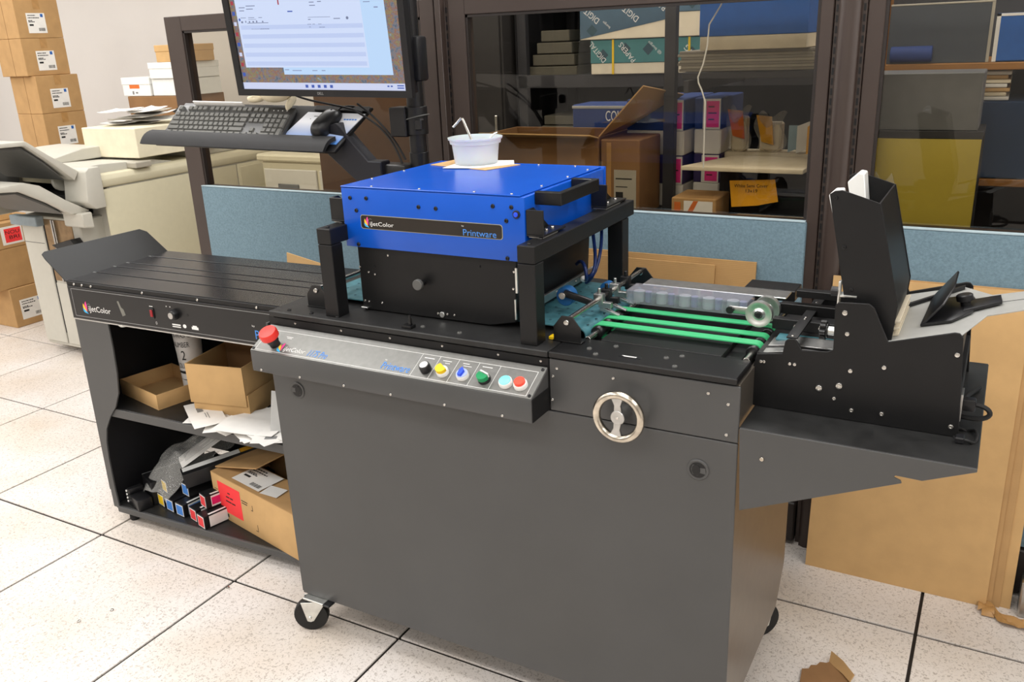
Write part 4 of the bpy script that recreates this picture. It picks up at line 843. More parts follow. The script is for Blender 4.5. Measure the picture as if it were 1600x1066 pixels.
G().prism([(-.125, -.052), (.078, -.060), (.129, .056), (-.069, .058)], 'z', 0, .003).build('pad', PADB, mp, .0006, seg=1)
tag(flat('pad_print', TOP(0, 0, .003), [rect(.066+.009*k, .030, .007, .005) for k in range(5)], BPRINT, mp, .0002), kind='stuff'); tag(flat('pad_mark', TOP(0, 0, .003), [rect(-.04, .040, .018, .003), rect(-.05, .030, .003, .003)], GPRINT, mp, .0002), kind='stuff')
ms_ = thing('mouse', 'black corded computer mouse lying on the blue and white pad', 'mouse', KM @ Vector((.572, .072, -.0165)), KR @ RZ(-.33))
def mouse_pt(u, v):
    s = min(max(v, .002), .998); yy = -.057+.114*s; e = (1-abs(2*s-1)**3.2)**.5      # body outline along its length
    wd = .031*e*(1-.08*math.sin(math.pi*s)); ht = .040*e*(1.05-.35*s)
    a = math.pi*u; cx = math.copysign(abs(math.cos(a))**.75, math.cos(a)); return (wd*cx, yy, .002+ht*abs(math.sin(a))**.8)
G().grid(mouse_pt, 20, 20).build('shell', BLKP, ms_, weld=True)
box('scroll_wheel', -.003, .003, .026, .040, .022, .030, RUBBER, ms_, .002)
tube('mouse_cord', bez((0, .055, .008), (.004, .075, .012), (.03, .085, .01), (.05, .10, -.01)), .0022, RUBBER, ms_)
gl = thing('cotton_glove', 'cream cotton glove lying over the top right of the keyboard', 'glove', KM @ Vector((.352, .142, -.004)), KR)
def blob(cx, cy, rx, ry, rz_, ph): return lambda u, v: (cx+rx*math.cos(2*math.pi*u)*math.sin(math.pi*v)*(1+.12*math.sin(6*math.pi*u+ph)), cy+ry*math.sin(2*math.pi*u)*math.sin(math.pi*v), rz_+rz_*math.cos(math.pi*v)*(1+.15*math.sin(4*math.pi*u+ph)))
g = G().grid(blob(.018, .018, .066, .030, .024, 0), 24, 10)
for cx, cy, rx, ry in ((-.062, .004, .030, .011), (-.05, .018, .03, .010), (.074, -.004, .012, .032), (-.04, .034, .028, .010)): g.grid(blob(cx, cy, rx, ry, .011, cx*90), 14, 8)
g.build('cloth', GLOVE, gl, weld=True)

ws = thing('paper_strip', 'narrow white paper strip standing along the back edge of the keyboard', 'paper', KM @ Vector((.10, .1295, -.018)), KR)
G().box(-.04, .15, 0, .004, 0, .026).build('strip', PAPER, ws, .0005)
# ================================================================== ON THE BLUE COVER
cup = thing('plastic_tub', 'round milky plastic tub holding a bent metal rod on the blue cover', 'tub', (1.305, .39, 1.2161))
G().lathe([(.0, .0), (.052, 0), (.055, .004), (.060, .050), (.0645, .051), (.066, .060), (.069, .061), (.070, .066), (.0675, .0665), (.064, .060), (.062, .052), (.057, .048), (.052, .006), (0, .005)], (1.305, .39, 1.2161), n=40).build('tub_wall', MILKY, cup)
cyl('tub_contents', (1.300, .385, 1.2215), (1.300, .385, 1.238), .036, mat('tub_cream_lumps', S(214, 208, 196), .7, var=.3, scale=60), cup, .006)
hk = thing('metal_rod', 'thin bent chrome rod leaning in the milky tub', 'tool', (1.305, .38, 1.239))
tube('rod', [(1.315, .372, 1.240), (1.303, .372, 1.282), (1.285, .372, 1.322), (1.282, .372, 1.328), (1.277, .372, 1.329), (1.262, .364, 1.312), (1.258, .362, 1.308)], .0032, STEEL, hk)
st2 = thing('small_tool', 'short white-handled tool resting on the rim of the milky tub', 'tool', (1.34, .40, 1.24))
tube('tool_shaft', [(1.318, .392, 1.238), (1.352, .395, 1.285), (1.362, .395, 1.291)], .003, WHT, st2); tube('tool_tip', [(1.362, .395, 1.291), (1.368, .396, 1.294)], .0018, STEEL, st2)
for nm, lb, pts, m_, z in (('kraft_card', 'square kraft card under the milky tub, mostly hidden', [(1.19, .35), (1.205, .462), (1.425, .405), (1.385, .30)], CARDL, 1.2128), ('white_card', 'white card sheet directly under the milky tub', [(1.262, .298), (1.245, .432), (1.375, .462), (1.41, .40), (1.355, .318)], PAPER, 1.2144)):
    o = prism(nm, pts, 'z', z, z+.0014, m_, None, .0002); tag(o, lb, 'card')

# ================================================================== CARDBOARD BOARDS
def board(name, label, x0, x1, yb, yt, h, tk=.005, m=CARD, group=None, z0=0.0):
    g = G(); dx = 0
    g.add([(x0, yb, z0), (x1, yb, z0), (x1, yb+tk, z0), (x0, yb+tk, z0), (x0, yt, z0+h), (x1, yt, z0+h), (x1, yt+tk, z0+h), (x0, yt+tk, z0+h)], [(0, 3, 2, 1), (4, 5, 6, 7), (0, 1, 5, 4), (1, 2, 6, 5), (2, 3, 7, 6), (3, 0, 4, 7)])
    return tag(g.build(name, m, None, .0004, seg=1), label, 'cardboard sheet', group)
board('cardboard_sheet', 'large flat cardboard sheet leaning at the right, front of the leaning sheets', 2.118, 2.594, .812, .893, .868, .004, CARDL, 'sheets leaning on the partition')
board('cardboard_sheet', 'second leaning cardboard sheet, narrow edge showing right of the front one', 2.20, 2.606, .818, .897, .872, .004, CARD, 'sheets leaning on the partition')
board('cardboard_sheet', 'third leaning cardboard sheet, wider strip showing behind the second', 2.28, 2.626, .824, .9, .868, .004, CARD, 'sheets leaning on the partition')
board('cardboard_sheet', 'rearmost leaning cardboard sheet showing at the far right', 2.30, 2.652, .830, .903, .862, .003, CARDL, 'sheets leaning on the partition')
board('cardboard_sheet', 'long low cardboard sheet behind the belts, leaning on the blue fabric panel', 1.30, 1.908, .80, .892, .886, .008, CORR, 'sheets behind the press')
board('cardboard_sheet', 'shorter cardboard sheet in front of the long one behind the belts', 1.34, 1.793, .785, .880, .871, .007, CORR, 'sheets behind the press')
board('cardboard_sheet', 'small cardboard corner sticking up behind the conveyor deck', .215, .42, .72, .80, .765, .004, CARDL)
bpy.data.objects[[o.name for o in bpy.data.objects if o.get('label', '').startswith('small cardboard corner')][0]]
ck = [o for o in bpy.data.objects if o.get('label', '').startswith('small cardboard corner')][0]
for v in ck.data.vertices:
    if v.co.z > .5: v.co.z += max(0, (.10-(v.co.x+.1025))*.36)
t = thing('torn_cardboard', 'torn brown cardboard scrap lying on the floor right of the press', 'cardboard scrap', (2.26, .33, 0))
g = G(); q = [(2.21, .29), (2.30, .28), (2.32, .345), (2.30, .365), (2.262, .395), (2.255, .385), (2.24, .380), (2.235, .365), (2.222, .36), (2.22, .345), (2.205, .34)]
n = len(q); g.add([(x, y, .002+.004*math.sin(40*x)) for x, y in q]+[(x, y, .006+.004*math.sin(40*x)) for x, y in q], [tuple(range(n))[::-1], tuple(range(n, 2*n))]+[(i, (i+1) % n, n+(i+1) % n, n+i) for i in range(n)]).build('scrap', CARDD, t, smooth=False)
g = G(); g.add([(2.262, .395, .004), (2.30, .365, .004), (2.318, .345, .004), (2.325, .36, .016), (2.292, .392, .024), (2.262, .418, .022)], [(0, 1, 4, 5), (1, 2, 3, 4)]).build('raised_flap', CARD, t, solid=.004)
t = thing('brown_tape', 'crumpled strip of clear brown packing tape on the floor by the leaning sheets', 'packing tape', (2.63, .77, 0))
g = G().grid(lambda u, v: (2.575+.125*u, .80-.06*u+.035*(v-.5)+.012*math.sin(9*u), .004+.010*abs(math.sin(8*u+3*v))+.004*v), 18, 4); g.build('tape_strip', KRAFT, t, solid=.0008)
g = G().grid(lambda u, v: (2.585+.03*v, .765+.05*u, .004+.016*math.sin(math.pi*u)*(.5+v*.5)), 8, 4); g.build('tape_twist', KRAFT, t, solid=.0008)
o = tag(box('metal_case', 2.668, 2.80, .80, .86, 0.012, .12, ALU, None, .004), 'corner of a dark metal case on the floor at the right edge, behind the sheets', 'case'); o.location.z = 0
ORDN = ['lowest', 'second from the bottom', 'third from the bottom', 'fourth from the bottom', 'fifth from the bottom', 'sixth from the bottom', 'topmost']
# ================================================================== COPIER (far left)
cp_ = thing('copier', 'large beige office copier with open finisher trays at the far left', 'copier', (-1.8, 2.0, 0))
XS = -1.40
box('main_body', -2.15, XS-.012, 1.30, 3.0-.05, .05, .90, BEIGE2, cp_, .01)
box('side_door', XS-.012, XS, 1.262, 2.15, .07, .885, BEIGE, cp_, .012, 2)
box('side_door', XS-.012, XS, 2.16, 2.93, .07, .885, BEIGE, cp_, .012, 2)
G().prism([(-2.15, .90), (XS-.005, .893), (XS+.004, .905), (XS+.006, .93), (XS-.008, .953), (XS-.03, .958), (-2.15, .958)], 'y', 1.262, 2.94).build('top_roll', BEIGE, cp_, .004)
box('top_unit', -2.42, -1.46, 1.9, 2.9, .958, 1.0, BEIGE2, cp_, .012, 2)
fi = box('finisher_body', -1.97, -1.50, 1.165, 1.40, .04, .745, BEIGE2, cp_, .006)
box('finisher_door', -1.965, -1.79, 1.155, 1.165, .06, .735, BEIGE2, cp_, .004); box('door_gap', -1.788, -1.782, 1.160, 1.166, .12, .72, RUBBER, cp_, 0); box('panel_seam', -1.965, -1.80, 1.1545, 1.156, .605, .608, DGREY, cp_, 0)
box('finisher_door', -1.78, -1.50, 1.158, 1.165, .06, .40, BEIGE2, cp_, .004); box('metal_recess', -1.78, -1.56, 1.161, 1.1665, .41, .735, mat('bronze_recess', S(150, 124, 92), .3, metal=.7, var=.2), cp_, .002)
box('recess_rail', -1.71, -1.70, 1.15, 1.162, .41, .735, ALU, cp_, .001); box('recess_rail', -1.69, -1.683, 1.15, 1.162, .41, .735, ALU, cp_, .001)
prism('output_fin', [(-1.66, .62), (-1.50, .66), (-1.44, .60), (-1.52, .56)], 'y', 1.10, 1.155, BLKP, cp_, .002)
box('grey_support', -2.0, -1.78, 1.12, 1.165, .70, .75, mat('blue_grey_plastic', S(140, 152, 158), .5), cp_, .004)
G().lathe([(0, 0), (.02, 0), (.02, .04), (0, .04)], (-1.66, 1.22, 0), n=16).build('foot', RUBBER, cp_); G().lathe([(0, 0), (.02, 0), (.02, .05), (0, .05)], (-2.05, 2.7, 0), n=16).build('foot', RUBBER, cp_)
# finisher head
G().prism([(1.155, .84), (1.175, .985), (1.195, 1.0), (1.258, 1.0), (1.258, .80), (1.195, .80)], 'x', -1.56, -1.385).build('finisher_head', BEIGE2, cp_, .008)
G().prism([(1.17, .965), (1.20, .999), (1.30, 1.002), (1.62, .985), (1.75, .96), (1.75, .93), (1.3, .90)], 'x', -2.05, -1.45).build('finisher_top', BEIGE2, cp_, .006)
box('inner_wall', -2.05, -1.56, 1.30, 1.32, .745, .96, BEIGE3, cp_, .004); box('inner_wall', -2.07, -2.04, 1.05, 1.35, .75, 1.0, BEIGE3, cp_, .004)
G().lathe([(0, 0), (.05, 0), (.05, .02), (0, .02)], (-1.63, 1.2, .93), (1, 0, 0), 24).build('roller_cheek', BEIGE2, cp_); G().lathe([(0, 0), (.055, 0), (.055, .01), (0, .01)], (-2.03, 1.18, .93), (1, 0, 0), 24).build('roller_cheek', DGREY, cp_)
box('dark_throat', -2.03, -1.47, 1.18, 1.30, .79, .86, RUBBER, cp_, .004)
prism('handle_step', [(1.12, .72), (1.18, .71), (1.18, .79), (1.12, .79)], 'x', -1.55, -1.40, BEIGE2, cp_, .006)
def out_tray(name, prof, xl, xr, m):
    o = prism(name, prof, 'x', xl, xr, m, cp_, .006, 2); return o
out_tray('output_tray', [(1.18, .985), (1.05, 1.075), (.945, 1.155), (.80, 1.16), (.80, 1.14), (.94, 1.134), (1.04, 1.05), (1.15, .945)], -1.95, -1.44, BEIGE2)
out_tray('output_tray', [(1.20, .79), (1.08, .864), (.966, .95), (.893, .974), (.75, .97), (.75, .95), (.87, .936), (1.0, .86), (1.097, .788)], -1.95, -1.44, BEIGE2)
prism('tray_underside', [(1.12, .95), (1.03, 1.035), (.93, 1.118), (.80, 1.125), (.80, 1.138), (.93, 1.131), (1.03, 1.047)], 'x', -1.94, -1.47, DGREY, cp_, .002); prism('tray_underside', [(1.08, .79), (.98, .855), (.86, .925), (.75, .935), (.75, .948), (.86, .938), (.98, .870)], 'x', -1.94, -1.47, DGREY, cp_, .002)
prism('lid_wedge', [(1.25, 1.0), (1.25, 1.03), (1.42, 1.06), (1.55, 1.06), (1.75, 1.0)], 'x', -2.1, -1.72, BEIGE2, cp_, .004)
# drawers on the far body as seen through the left pane
for k, (y0, y1, z0, z1) in enumerate(((2.17, 2.92, .70, .87), (2.17, 2.92, .52, .69))):
    d_ = box('drawer', XS, XS+.006, y0, y1, z0, z1, BEIGE, cp_, .004); box('drawer_pull', XS+.0062, XS+.010, y0+.25, y0+.40, z0+.06, z0+.10, DGREY, d_, .002)

# second machine behind the left pane
m2 = thing('paper_sorter', 'beige paper sorter cabinet with drawers seen through the left pane', 'cabinet', (-.6, 2.45, 0))
box('cabinet_body', -1.15, .05, 2.1, 2.6, .04, .92, BEIGE, m2, .01); box('plinth', -1.12, .02, 2.13, 2.57, 0, .04, BLKP, m2, 0); box('cabinet_top', -1.17, .07, 2.08, 2.62, .92, .96, BEIGE, m2, .01)
for k in range(3):
    d_ = box('drawer', -1.13+.4*k, -.75+.4*k, 2.09, 2.10, .5, .88, BEIGE2, m2, .004); box('drawer_pull', -1.03+.4*k, -.88+.4*k, 2.082, 2.09, .74, .80, DGREY, d_, .003)
# ---- things on the copier
def carton(name, label, cat, x0, x1, y0, y1, z0, z1, m, group=None, seam=None, tape=True, label_at=None, seed=1, rz=0, lid=None):
    """A closed box: body, tape, seam, label. Frame at the middle of its base."""
    cx, cy = (x0+x1)/2, (y0+y1)/2; w_, d_, h_ = (x1-x0)/2, (y1-y0)/2, z1-z0
    t = thing(name, label, cat, (cx, cy, z0), RZ(rz), group)
    box('carton_body', -w_, w_, -d_, d_, 0, h_, m, t, .003, 1)
    if seam is not None: box('seam', -w_+seam, -w_+seam+.003, -d_-.0006, -d_+.001, .0, h_, CARDD, t, 0)
    if tape:
        box('tape', -w_, w_+.0008, -.022, .022, h_, h_+.0006, KRAFT, t, 0); box('tape', w_, w_+.0008, -.022, .022, h_-.06, h_, KRAFT, t, 0)
    if lid: box('lid', -w_-.003, w_+.003, -d_-.003, d_+.003, h_*lid, h_+.002, m, t, .003)
    if label_at: a, b_, lw, lh = label_at; label_print(F((w_, -d_+a, b_), (0, 1, 0), (0, 0, 1)), lw, lh, t, True, seed)
    return t
# tall stack of labelled cartons; the four that show, then the hidden ones that carry them
hts = [(0, .232), (.232, .466), (.466, .70), (.70, .938)]
zs = [(.94, 1.172), (1.173, 1.404), (1.405, 1.628), (1.629, 1.86)]
nm = ['lowest showing carton of the tall labelled stack, just above the copier trays', 'second carton from the copier in the tall labelled stack', 'third carton from the copier in the tall labelled stack, shifted left', 'topmost carton of the tall labelled stack, cut by the picture edge']
for k, (z0, z1) in enumerate(zs):
    dx = 0 if k < 2 else -.03; dy = .005 if k < 2 else -.02
    carton('shipping_carton', nm[k], 'carton', -3.16+dx, -2.9+dx, 2.015+dy, 2.315+dy, z0, z1, CARD, 'labelled cartons in the tall stack', seam=.14, label_at=(.085 if k != 3 else .07, .03, .125, .118), seed=k)
for k, (z0, z1) in enumerate(hts):
    carton('shipping_carton', 'carton low in the tall labelled stack hidden behind the copier', 'carton', -3.16, -2.9, 2.02, 2.32, z0, z1, CARD, 'labelled cartons in the tall stack', tape=False)
carton('shipping_carton', 'floor carton with white address label at the far left edge', 'carton', -2.80, -2.52, 1.33, 1.70, 0, .235, CARD, 'cartons on the floor at the far left', label_at=(.045, .04, .15, .12), seed=9)
c2 = carton('shipping_carton', 'large plain carton on top of the labelled floor carton at the left edge', 'carton', -2.86, -2.53, 1.24, 1.66, .2365, .47, CARD, 'cartons on the floor at the far left', tape=False)
c3 = carton('shipping_carton', 'carton with red warning label left of the copier', 'carton', -2.84, -2.53, 1.25, 1.66, .4715, .62, CARD, 'cartons on the floor at the far left', tape=False)
rf = F((.155, -.09, .02), (0, 1, 0), (0, 0, 1))
lb = flat('warning_label', rf, [rect(0, 0, .13, .105)], PAPER, c3, .0006); flat('warning_field', rf, [rect(.02, .012, .10, .08)], REDLAB, lb, .0003, .0006)
text('lettering', 'NOU', F(rf.at(0, 0, .0009), rf.x, rf.y), .026, .06, .085, .02, KPRINT, lb); text('lettering', 'BRI', F(rf.at(0, 0, .0009), rf.x, rf.y), .045, .03, .06, .02, KPRINT, lb)
carton('shipping_carton', 'pale carton top peeking above the red-labelled carton at the left edge', 'carton', -2.84, -2.60, 1.20, 1.50, .6215, .70, CARDL, 'cartons on the floor at the far left', tape=False)
t = carton('shipping_carton', 'small kraft carton at the left edge below the upper copier tray', 'carton', -2.84, -2.62, 1.23, 1.48, .7015, .93, CARDL, 'cartons on the floor at the far left', tape=False)
# on top of the copier body
t = carton('cream_box', 'long cream cardboard box lying on top of the copier', 'box', -1.84, -1.42, 1.52, 2.05, 1.003, 1.152, mat('cream_carton', S(232, 224, 198), .8, var=.05, scale=20), tape=False)
o = tag(box('flat_tray_lid', -1.9, -1.38, 1.46, 1.56, .9605, .99, BEIGE3, None, .004), 'flat grey tray edge on the copier top in front of the cream box', 'tray')
rp = random.Random(11)
for k in range(9):
    w_, d_ = rp.uniform(.16, .26), rp.uniform(.14, .2); a = rp.uniform(-.6, .6)
    t = thing('loose_paper', 'crumpled sheet in the paper heap on the cream box', 'paper', (-1.66+rp.uniform(-.06, .1), 1.72+rp.uniform(-.08, .14), 1.1535+.009*k), RZ(a), 'paper heap on the cream box')
    c1, c2_ = rp.uniform(0, .02), rp.uniform(0, 6)
    G().grid(lambda u, v: ((u-.5)*w_, (v-.5)*d_, .001+.016*abs(math.sin(3*u+c2_))*abs(u-.4)+c1*v*v), 8, 6).build('sheet', PAPER if k % 3 else BEIGE3, t, solid=.001)
t = tag(prism('open_black_box', [(-1.72, 1.19), (-1.62, 1.24), (-1.40, 1.245), (-1.40, 1.235), (-1.60, 1.23), (-1.70, 1.185)], 'y', 2.03, 2.045, BLKP, None, .001), 'dark open lid edge behind the paper heap', 'lid')
t.location.z = t.location.z
# white box stack against the back wall
sx = -1.9
carton('brown_box', 'wide brown carton at the bottom of the white box pile by the wall', 'carton', -2.36, -1.89, 2.25, 2.6, 1.0, 1.262, CARDD, 'boxes piled by the wall', tape=False)
carton('shelf_support', 'low beige storage unit under the box pile behind the copier', 'cabinet', -2.6, -1.6, 2.2+.8-.02, 2.98, 0, .5, BEIGE3, tape=False) if False else None
t = carton('white_box', 'small white lidded box with orange label left of the white pile', 'box', -2.39, -2.14, 2.25, 2.5, 1.2635, 1.372, WHT, 'boxes piled by the wall', tape=False, lid=.62)
flat('orange_label', F((-.06, -.125, .045), (1, 0, 0), (0, 0, 1)), [rect(0, 0, .09, .03)], ORANG, t, .0006, .0); flat('box_print', F((-.06, -.125, .01), (1, 0, 0), (0, 0, 1)), [rect(.02, 0, .015, .02), rect(.05, .005, .02, .01)], GPRINT, t, .0006)
carton('white_box', 'lower of the two wide white boxes in the pile by the wall', 'box', -2.13, -1.86, 2.26, 2.56, 1.2635, 1.362, WHT, 'boxes piled by the wall', tape=False)
carton('white_box', 'upper wide white lidded box in the pile by the wall', 'box', -2.125, -1.85, 2.25, 2.55, 1.3635, 1.455, WHT, 'boxes piled by the wall', tape=False, lid=.62)
carton('kraft_lidded_box', 'small kraft lidded box on top of the white box pile', 'box', -2.055, -1.82, 2.26, 2.5, 1.4575, 1.553, CARDL, 'boxes piled by the wall', tape=False, lid=.62)
# ================================================================== BEHIND THE GLASS: shelving and stock
sh = thing('steel_shelving', 'dark steel shelving unit with slotted uprights behind the middle window', 'shelving', (1.5, 1.75, 0))
for x in (.75, 1.362, 2.04):
    for y in (1.70, 2.16): box('upright', x-.02, x+.02, y-.015, y+.015, 0, 2.1, SHELF, sh, .001)
for z in (.60, .955, 1.35, 1.75): box('shelf_board', .72, 2.06, 1.70, 2.17, z, z+.018, SHELF, sh, .001); box('shelf_beam', .72, 2.06, 1.685, 1.70, z-.03, z+.018, SHELF, sh, .001)
box('back_sheet', .72, 2.06, 2.175, 2.185, .0, 2.1, mat('shelf_back_dark', S(58, 58, 60), .7), sh, 0); box('side_sheet', .715, .72, 1.70, 2.17, 0, 2.1, mat('shelf_side_dark', S(54, 54, 58), .6), sh, 0)  # dark back sheet put in where the bay is only unlit
lw = thing('low_shelf', 'long low shelf of dark boards just behind the middle window', 'shelving', (1.5, 1.2, 0))
box('shelf_board', .70, 2.06, .985, 1.62, .935, .955, SHELF, lw, .002); [box('leg', x, x+.04, y, y+.04, 0, .935, SHELF, lw, 0) for x in (.70, 2.02) for y in (.99, 1.57)]; box('upright', 1.511, 1.547, 1.215, 1.245, .955, 1.72, SHELF, lw, .001)
# paper cartons printed with diagonal lettering
def paper_carton(label, x0, x1, y0, y1, z0, z1, m, split, words, sl=.0, band=None):
    t = thing('paper_carton', label, 'carton', ((x0+x1)/2, y0, z0)); zf = z0+(z1-z0)*split
    box('carton_base', x0, x1, y0, y1, z0, zf, CREAM, t, .002)
    if sl: G().prism([(x0, zf), (x1, zf+sl), (x1, z1), (x0, z1)], 'y', y0-.002, y1, ).build('carton_lid', m, t, .002); G().prism([(x0, zf), (x1, zf), (x1, zf+sl)], 'y', y0, y1).build('carton_side', CREAM, t, .0)
    else: box('carton_lid', x0-.002, x1+.002, y0-.002, y1, zf, z1, m, t, .002)
    for (s_, a, b_, w_, h_, rot) in words:
        fr = F((a, y0-.0022, b_), (math.cos(rot), 0, math.sin(rot)), (-math.sin(rot), 0, math.cos(rot))); text('lettering', s_, fr, 0, 0, w_, h_, WPRINT, t)
    g = []
    for k in range(5):
        a = x0+.05+.09*k; b_ = zf+.03+((k*37) % 20)/20*(z1-zf-.06)
        if a < x1-.03: g.append([(a-.022, b_), (a, b_-.022), (a+.022, b_), (a, b_+.022)])
    if words: flat('square_motif', F((0, y0-.0021, 0), (1, 0, 0), (0, 0, 1)), g, DKTEAL, t, .0003)
    if band:
        for x in band: box('strap', x, x+.008, y0-.004, y0-.002, z0, z1, YEL, t, 0)
    return t
R_ = math.radians
paper_carton('slate blue paper carton with white diagonal lettering, upper of two on the steel shelf', 1.018, 1.37, 1.66, 2.1, 1.495, 1.74, SLATEB, .01, [('DIGITAL', 1.10, 1.566, .10, .022, R_(141)), ('DIGITAL PAPERS', 1.256, 1.566, .20, .022, R_(141)), ('PAPERS', 1.36, 1.598, .085, .02, R_(141)), ('burgo', 1.145, 1.54, .035, .012, R_(141))], sl=.06)
paper_carton('teal paper carton with yellow straps, lower of two on the steel shelf', 1.058, 1.37, 1.67, 2.1, 1.3685, 1.493, TEALB, .32, [('DIGITAL', 1.122, 1.422, .09, .02, R_(131)), ('PAPERS', 1.24, 1.42, .085, .02, R_(131)), ('@ burgo', 1.342, 1.443, .065, .013, R_(138))], band=(1.145,))
paper_carton('slate paper carton right of the shelf upright, beside the blue carton', 1.404, 1.53, 1.66, 2.1, 1.495, 1.74, SLATEB, .34, [('AL', 1.52, 1.60, .05, .03, R_(141))])
paper_carton('teal paper carton with yellow strap right of the shelf upright', 1.404, 1.53, 1.67, 2.1, 1.3685, 1.493, TEALB, .32, [('DIG', 1.47, 1.43, .05, .02, R_(131))], band=(1.44,))
# upper stock near the glass on the right: carried by a board on brackets
ub = thing('wall_ledge', 'dark ledge board on brackets behind the upper right of the middle window', 'shelf', (1.8, 1.15, 1.37))
box('ledge_board', 1.60, 2.055, 1.12, 1.45, 1.375, 1.395, SHELF, ub, .002); [box('ledge_bracket', x, x+.015, 1.05, 1.69, 1.34, 1.375, SHELF, ub, .001) for x in (1.63, 2.02)]
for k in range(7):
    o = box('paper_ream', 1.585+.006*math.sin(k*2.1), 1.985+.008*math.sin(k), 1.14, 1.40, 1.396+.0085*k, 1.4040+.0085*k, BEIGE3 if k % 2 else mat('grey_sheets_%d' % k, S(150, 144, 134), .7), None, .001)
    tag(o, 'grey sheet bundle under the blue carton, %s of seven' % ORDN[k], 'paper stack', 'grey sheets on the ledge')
paper_carton('blue carton with cream base standing on the grey sheets', 1.66, 1.965, 1.10, 1.40, 1.4565, 1.66, BLUEB, .19, [])
tube_o = thing('hanging_cable', 'thin white cable hanging behind the middle window in front of the shelf uprights', 'cable', (1.715, .99, 1.13))
tube('cord', [(1.77, .99, 1.62), (1.75, .99, 1.575), (1.72, .99, 1.528), (1.716, .99, 1.47), (1.706, .99, 1.423), (1.692, .99, 1.388), (1.694, .99, 1.372), (1.704, .99, 1.352), (1.715, .99, 1.32), (1.716, .99, 1.132)], .0022, WHT, tube_o)
# open kraft box with raised flaps
t = thing('open_carton', 'open brown carton with raised flaps right behind the middle window', 'carton', (1.15, 1.17, .9565))
for a in ((.90, 1.352, 1.06, 1.065), (.90, 1.352, 1.345, 1.35), (.90, .905, 1.065, 1.345), (1.347, 1.352, 1.065, 1.345)): box('box_wall', *a, .9565, 1.205, CARDD, t, .001)
g = G(); g.add([(.91, 1.00, 1.222), (1.35, 1.00, 1.220), (1.352, 1.062, 1.206), (.90, 1.062, 1.206)], [(0, 1, 2, 3)]).build('flap', CARDL, t, solid=.004)  # lit flap painted as lighter board than the shaded walls
g = G(); g.add([(1.352, 1.065, 1.206), (1.352, 1.345, 1.206), (1.535, 1.345, 1.315), (1.50, 1.065, 1.36)], [(0, 1, 2, 3)]).build('flap', CARD, t, solid=.004)
t = carton('sealed_carton', 'narrow brown carton with white label right of the open carton', 'carton', 1.36, 1.49, 1.06, 1.25, .9565, 1.20, CARDD, tape=False)
flat('paper_label', F((-.02, -.0955, .03), (1, 0, 0), (0, 0, 1)), [rect(0, 0, .075, .12)], BEIGE3, t, .0006); flat('label_print', F((-.02, -.0955, .03), (1, 0, 0), (0, 0, 1)), [rect(.006, .09, .055, .004), rect(.006, .065, .04, .003), rect(.006, .03, .025, .02)], KPRINT, t, .0003, .0006); box('tape', -.045, -.03, -.0957, -.095, 0, .234, KRAFT, t, 0)
# navy cartons with lettering behind the open box
t = carton('navy_carton', 'navy carton with white lettering partly hidden by the raised flap', 'carton', 1.085, 1.345, 1.44, 1.60, .9565, 1.275, NAVYB, tape=False)
text('lettering', 'COUGAR', F((.0, -.0805, .262), (1, 0, 0), (0, 0, 1)), 0, 0, .125, .036, WPRINT, t); box('lid_rim', -.132, .132, -.082, .08, .305, .3145, LGREY, t, .001)
# label-fronted drawers of paper: two columns of boxes with pink notes
lbx = [('lower white stock box with pink note', .9565, 1.03, PAPER), ('purple stock box below the white one', 1.031, 1.125, PURP), ('white stock box in the middle of the stack', 1.126, 1.205, PAPER), ('navy stock box on top of the stack', 1.206, 1.305, NAVYB)]
for c, (xa, xb, col) in enumerate(((1.36, 1.56, 'left'), (1.575, 1.665, 'right'))):
    for k, (lb, z0, z1, m_) in enumerate(lbx):
        t = carton('stock_box', '%s, %s column behind the window' % (lb, col), 'box', xa, xb, 1.28+.06*c, 1.60, z0, z1, m_, 'stock boxes behind the window', tape=False)
        d_ = (1.60-1.28-.06*c)/2; w_ = (xb-xa)/2
        fr = F((w_-.062, -d_, .0), (1, 0, 0), (0, 0, 1))
        flat('white_edge', fr, [rect(0, 0, .058, z1-z0-.003)], PAPER, t, .002)
        if k in (1, 3): nt_ = flat('pink_note', fr, [rect(.012, .006, .042, z1-z0-.016)], HPINK, t, .001, .002); flat('note_writing', fr, [rect(.018, z1-z0-.03-.02*q_, .02+.008*(q_ % 2), .004) for q_ in range(3)], KPRINT, nt_, .0003, .003)
# sheet stacks by the glass
o = tag(G().prism([(1.63, 1.04), (1.99, 1.04), (2.0, 1.30), (1.72, 1.30)], 'z', 1.115, 1.128).build('cream_board', CREAM, None, .002), 'large cream board lying flat behind the lower right of the middle window', 'board')
bl = thing('board_trestle', 'dark block stack carrying the cream board', 'block', (1.82, 1.2, .9565)); box('block', 1.70, 2.0, 1.22, 1.38, .9565, 1.1145, NAVY, bl, .002)
t = carton('printed_carton', 'brown and orange printed carton at the bottom right of the middle window', 'carton', 1.60, 1.74, 1.05, 1.20, .9565, 1.03, CARD, tape=False); flat('orange_panel', F((-.03, -.0755, .01), (1, 0, 0), (0, 0, 1)), [rect(0, 0, .09, .055)], PAPER, t, .0006); flat('orange_stripe', F((-.03, -.0755, .01), (1, 0, 0), (0, 0, 1)), [[(0, 0), (.018, 0), (.045, .055), (.03, .055)], rect(-.03, .0, .02, .05)], ORANG, t, .0004, .0006)
tg = thing('amber_tag', 'amber hanging tag printed 13x19 under the cream board', 'tag', (1.83, 1.10, 1.0))
G().prism([(1.765, 1.08), (1.90, 1.088), (1.913, 1.023), (1.85, 1.008), (1.774, 1.008)], 'y', 1.10, 1.101).build('tag_card', TAGO, tg, .0, smooth=False) if False else prism('tag_card', [(1.765, 1.08), (1.90, 1.088), (1.913, 1.023), (1.85, 1.008), (1.774, 1.0)], 'y', 1.10, 1.1012, TAGO, tg, 0)
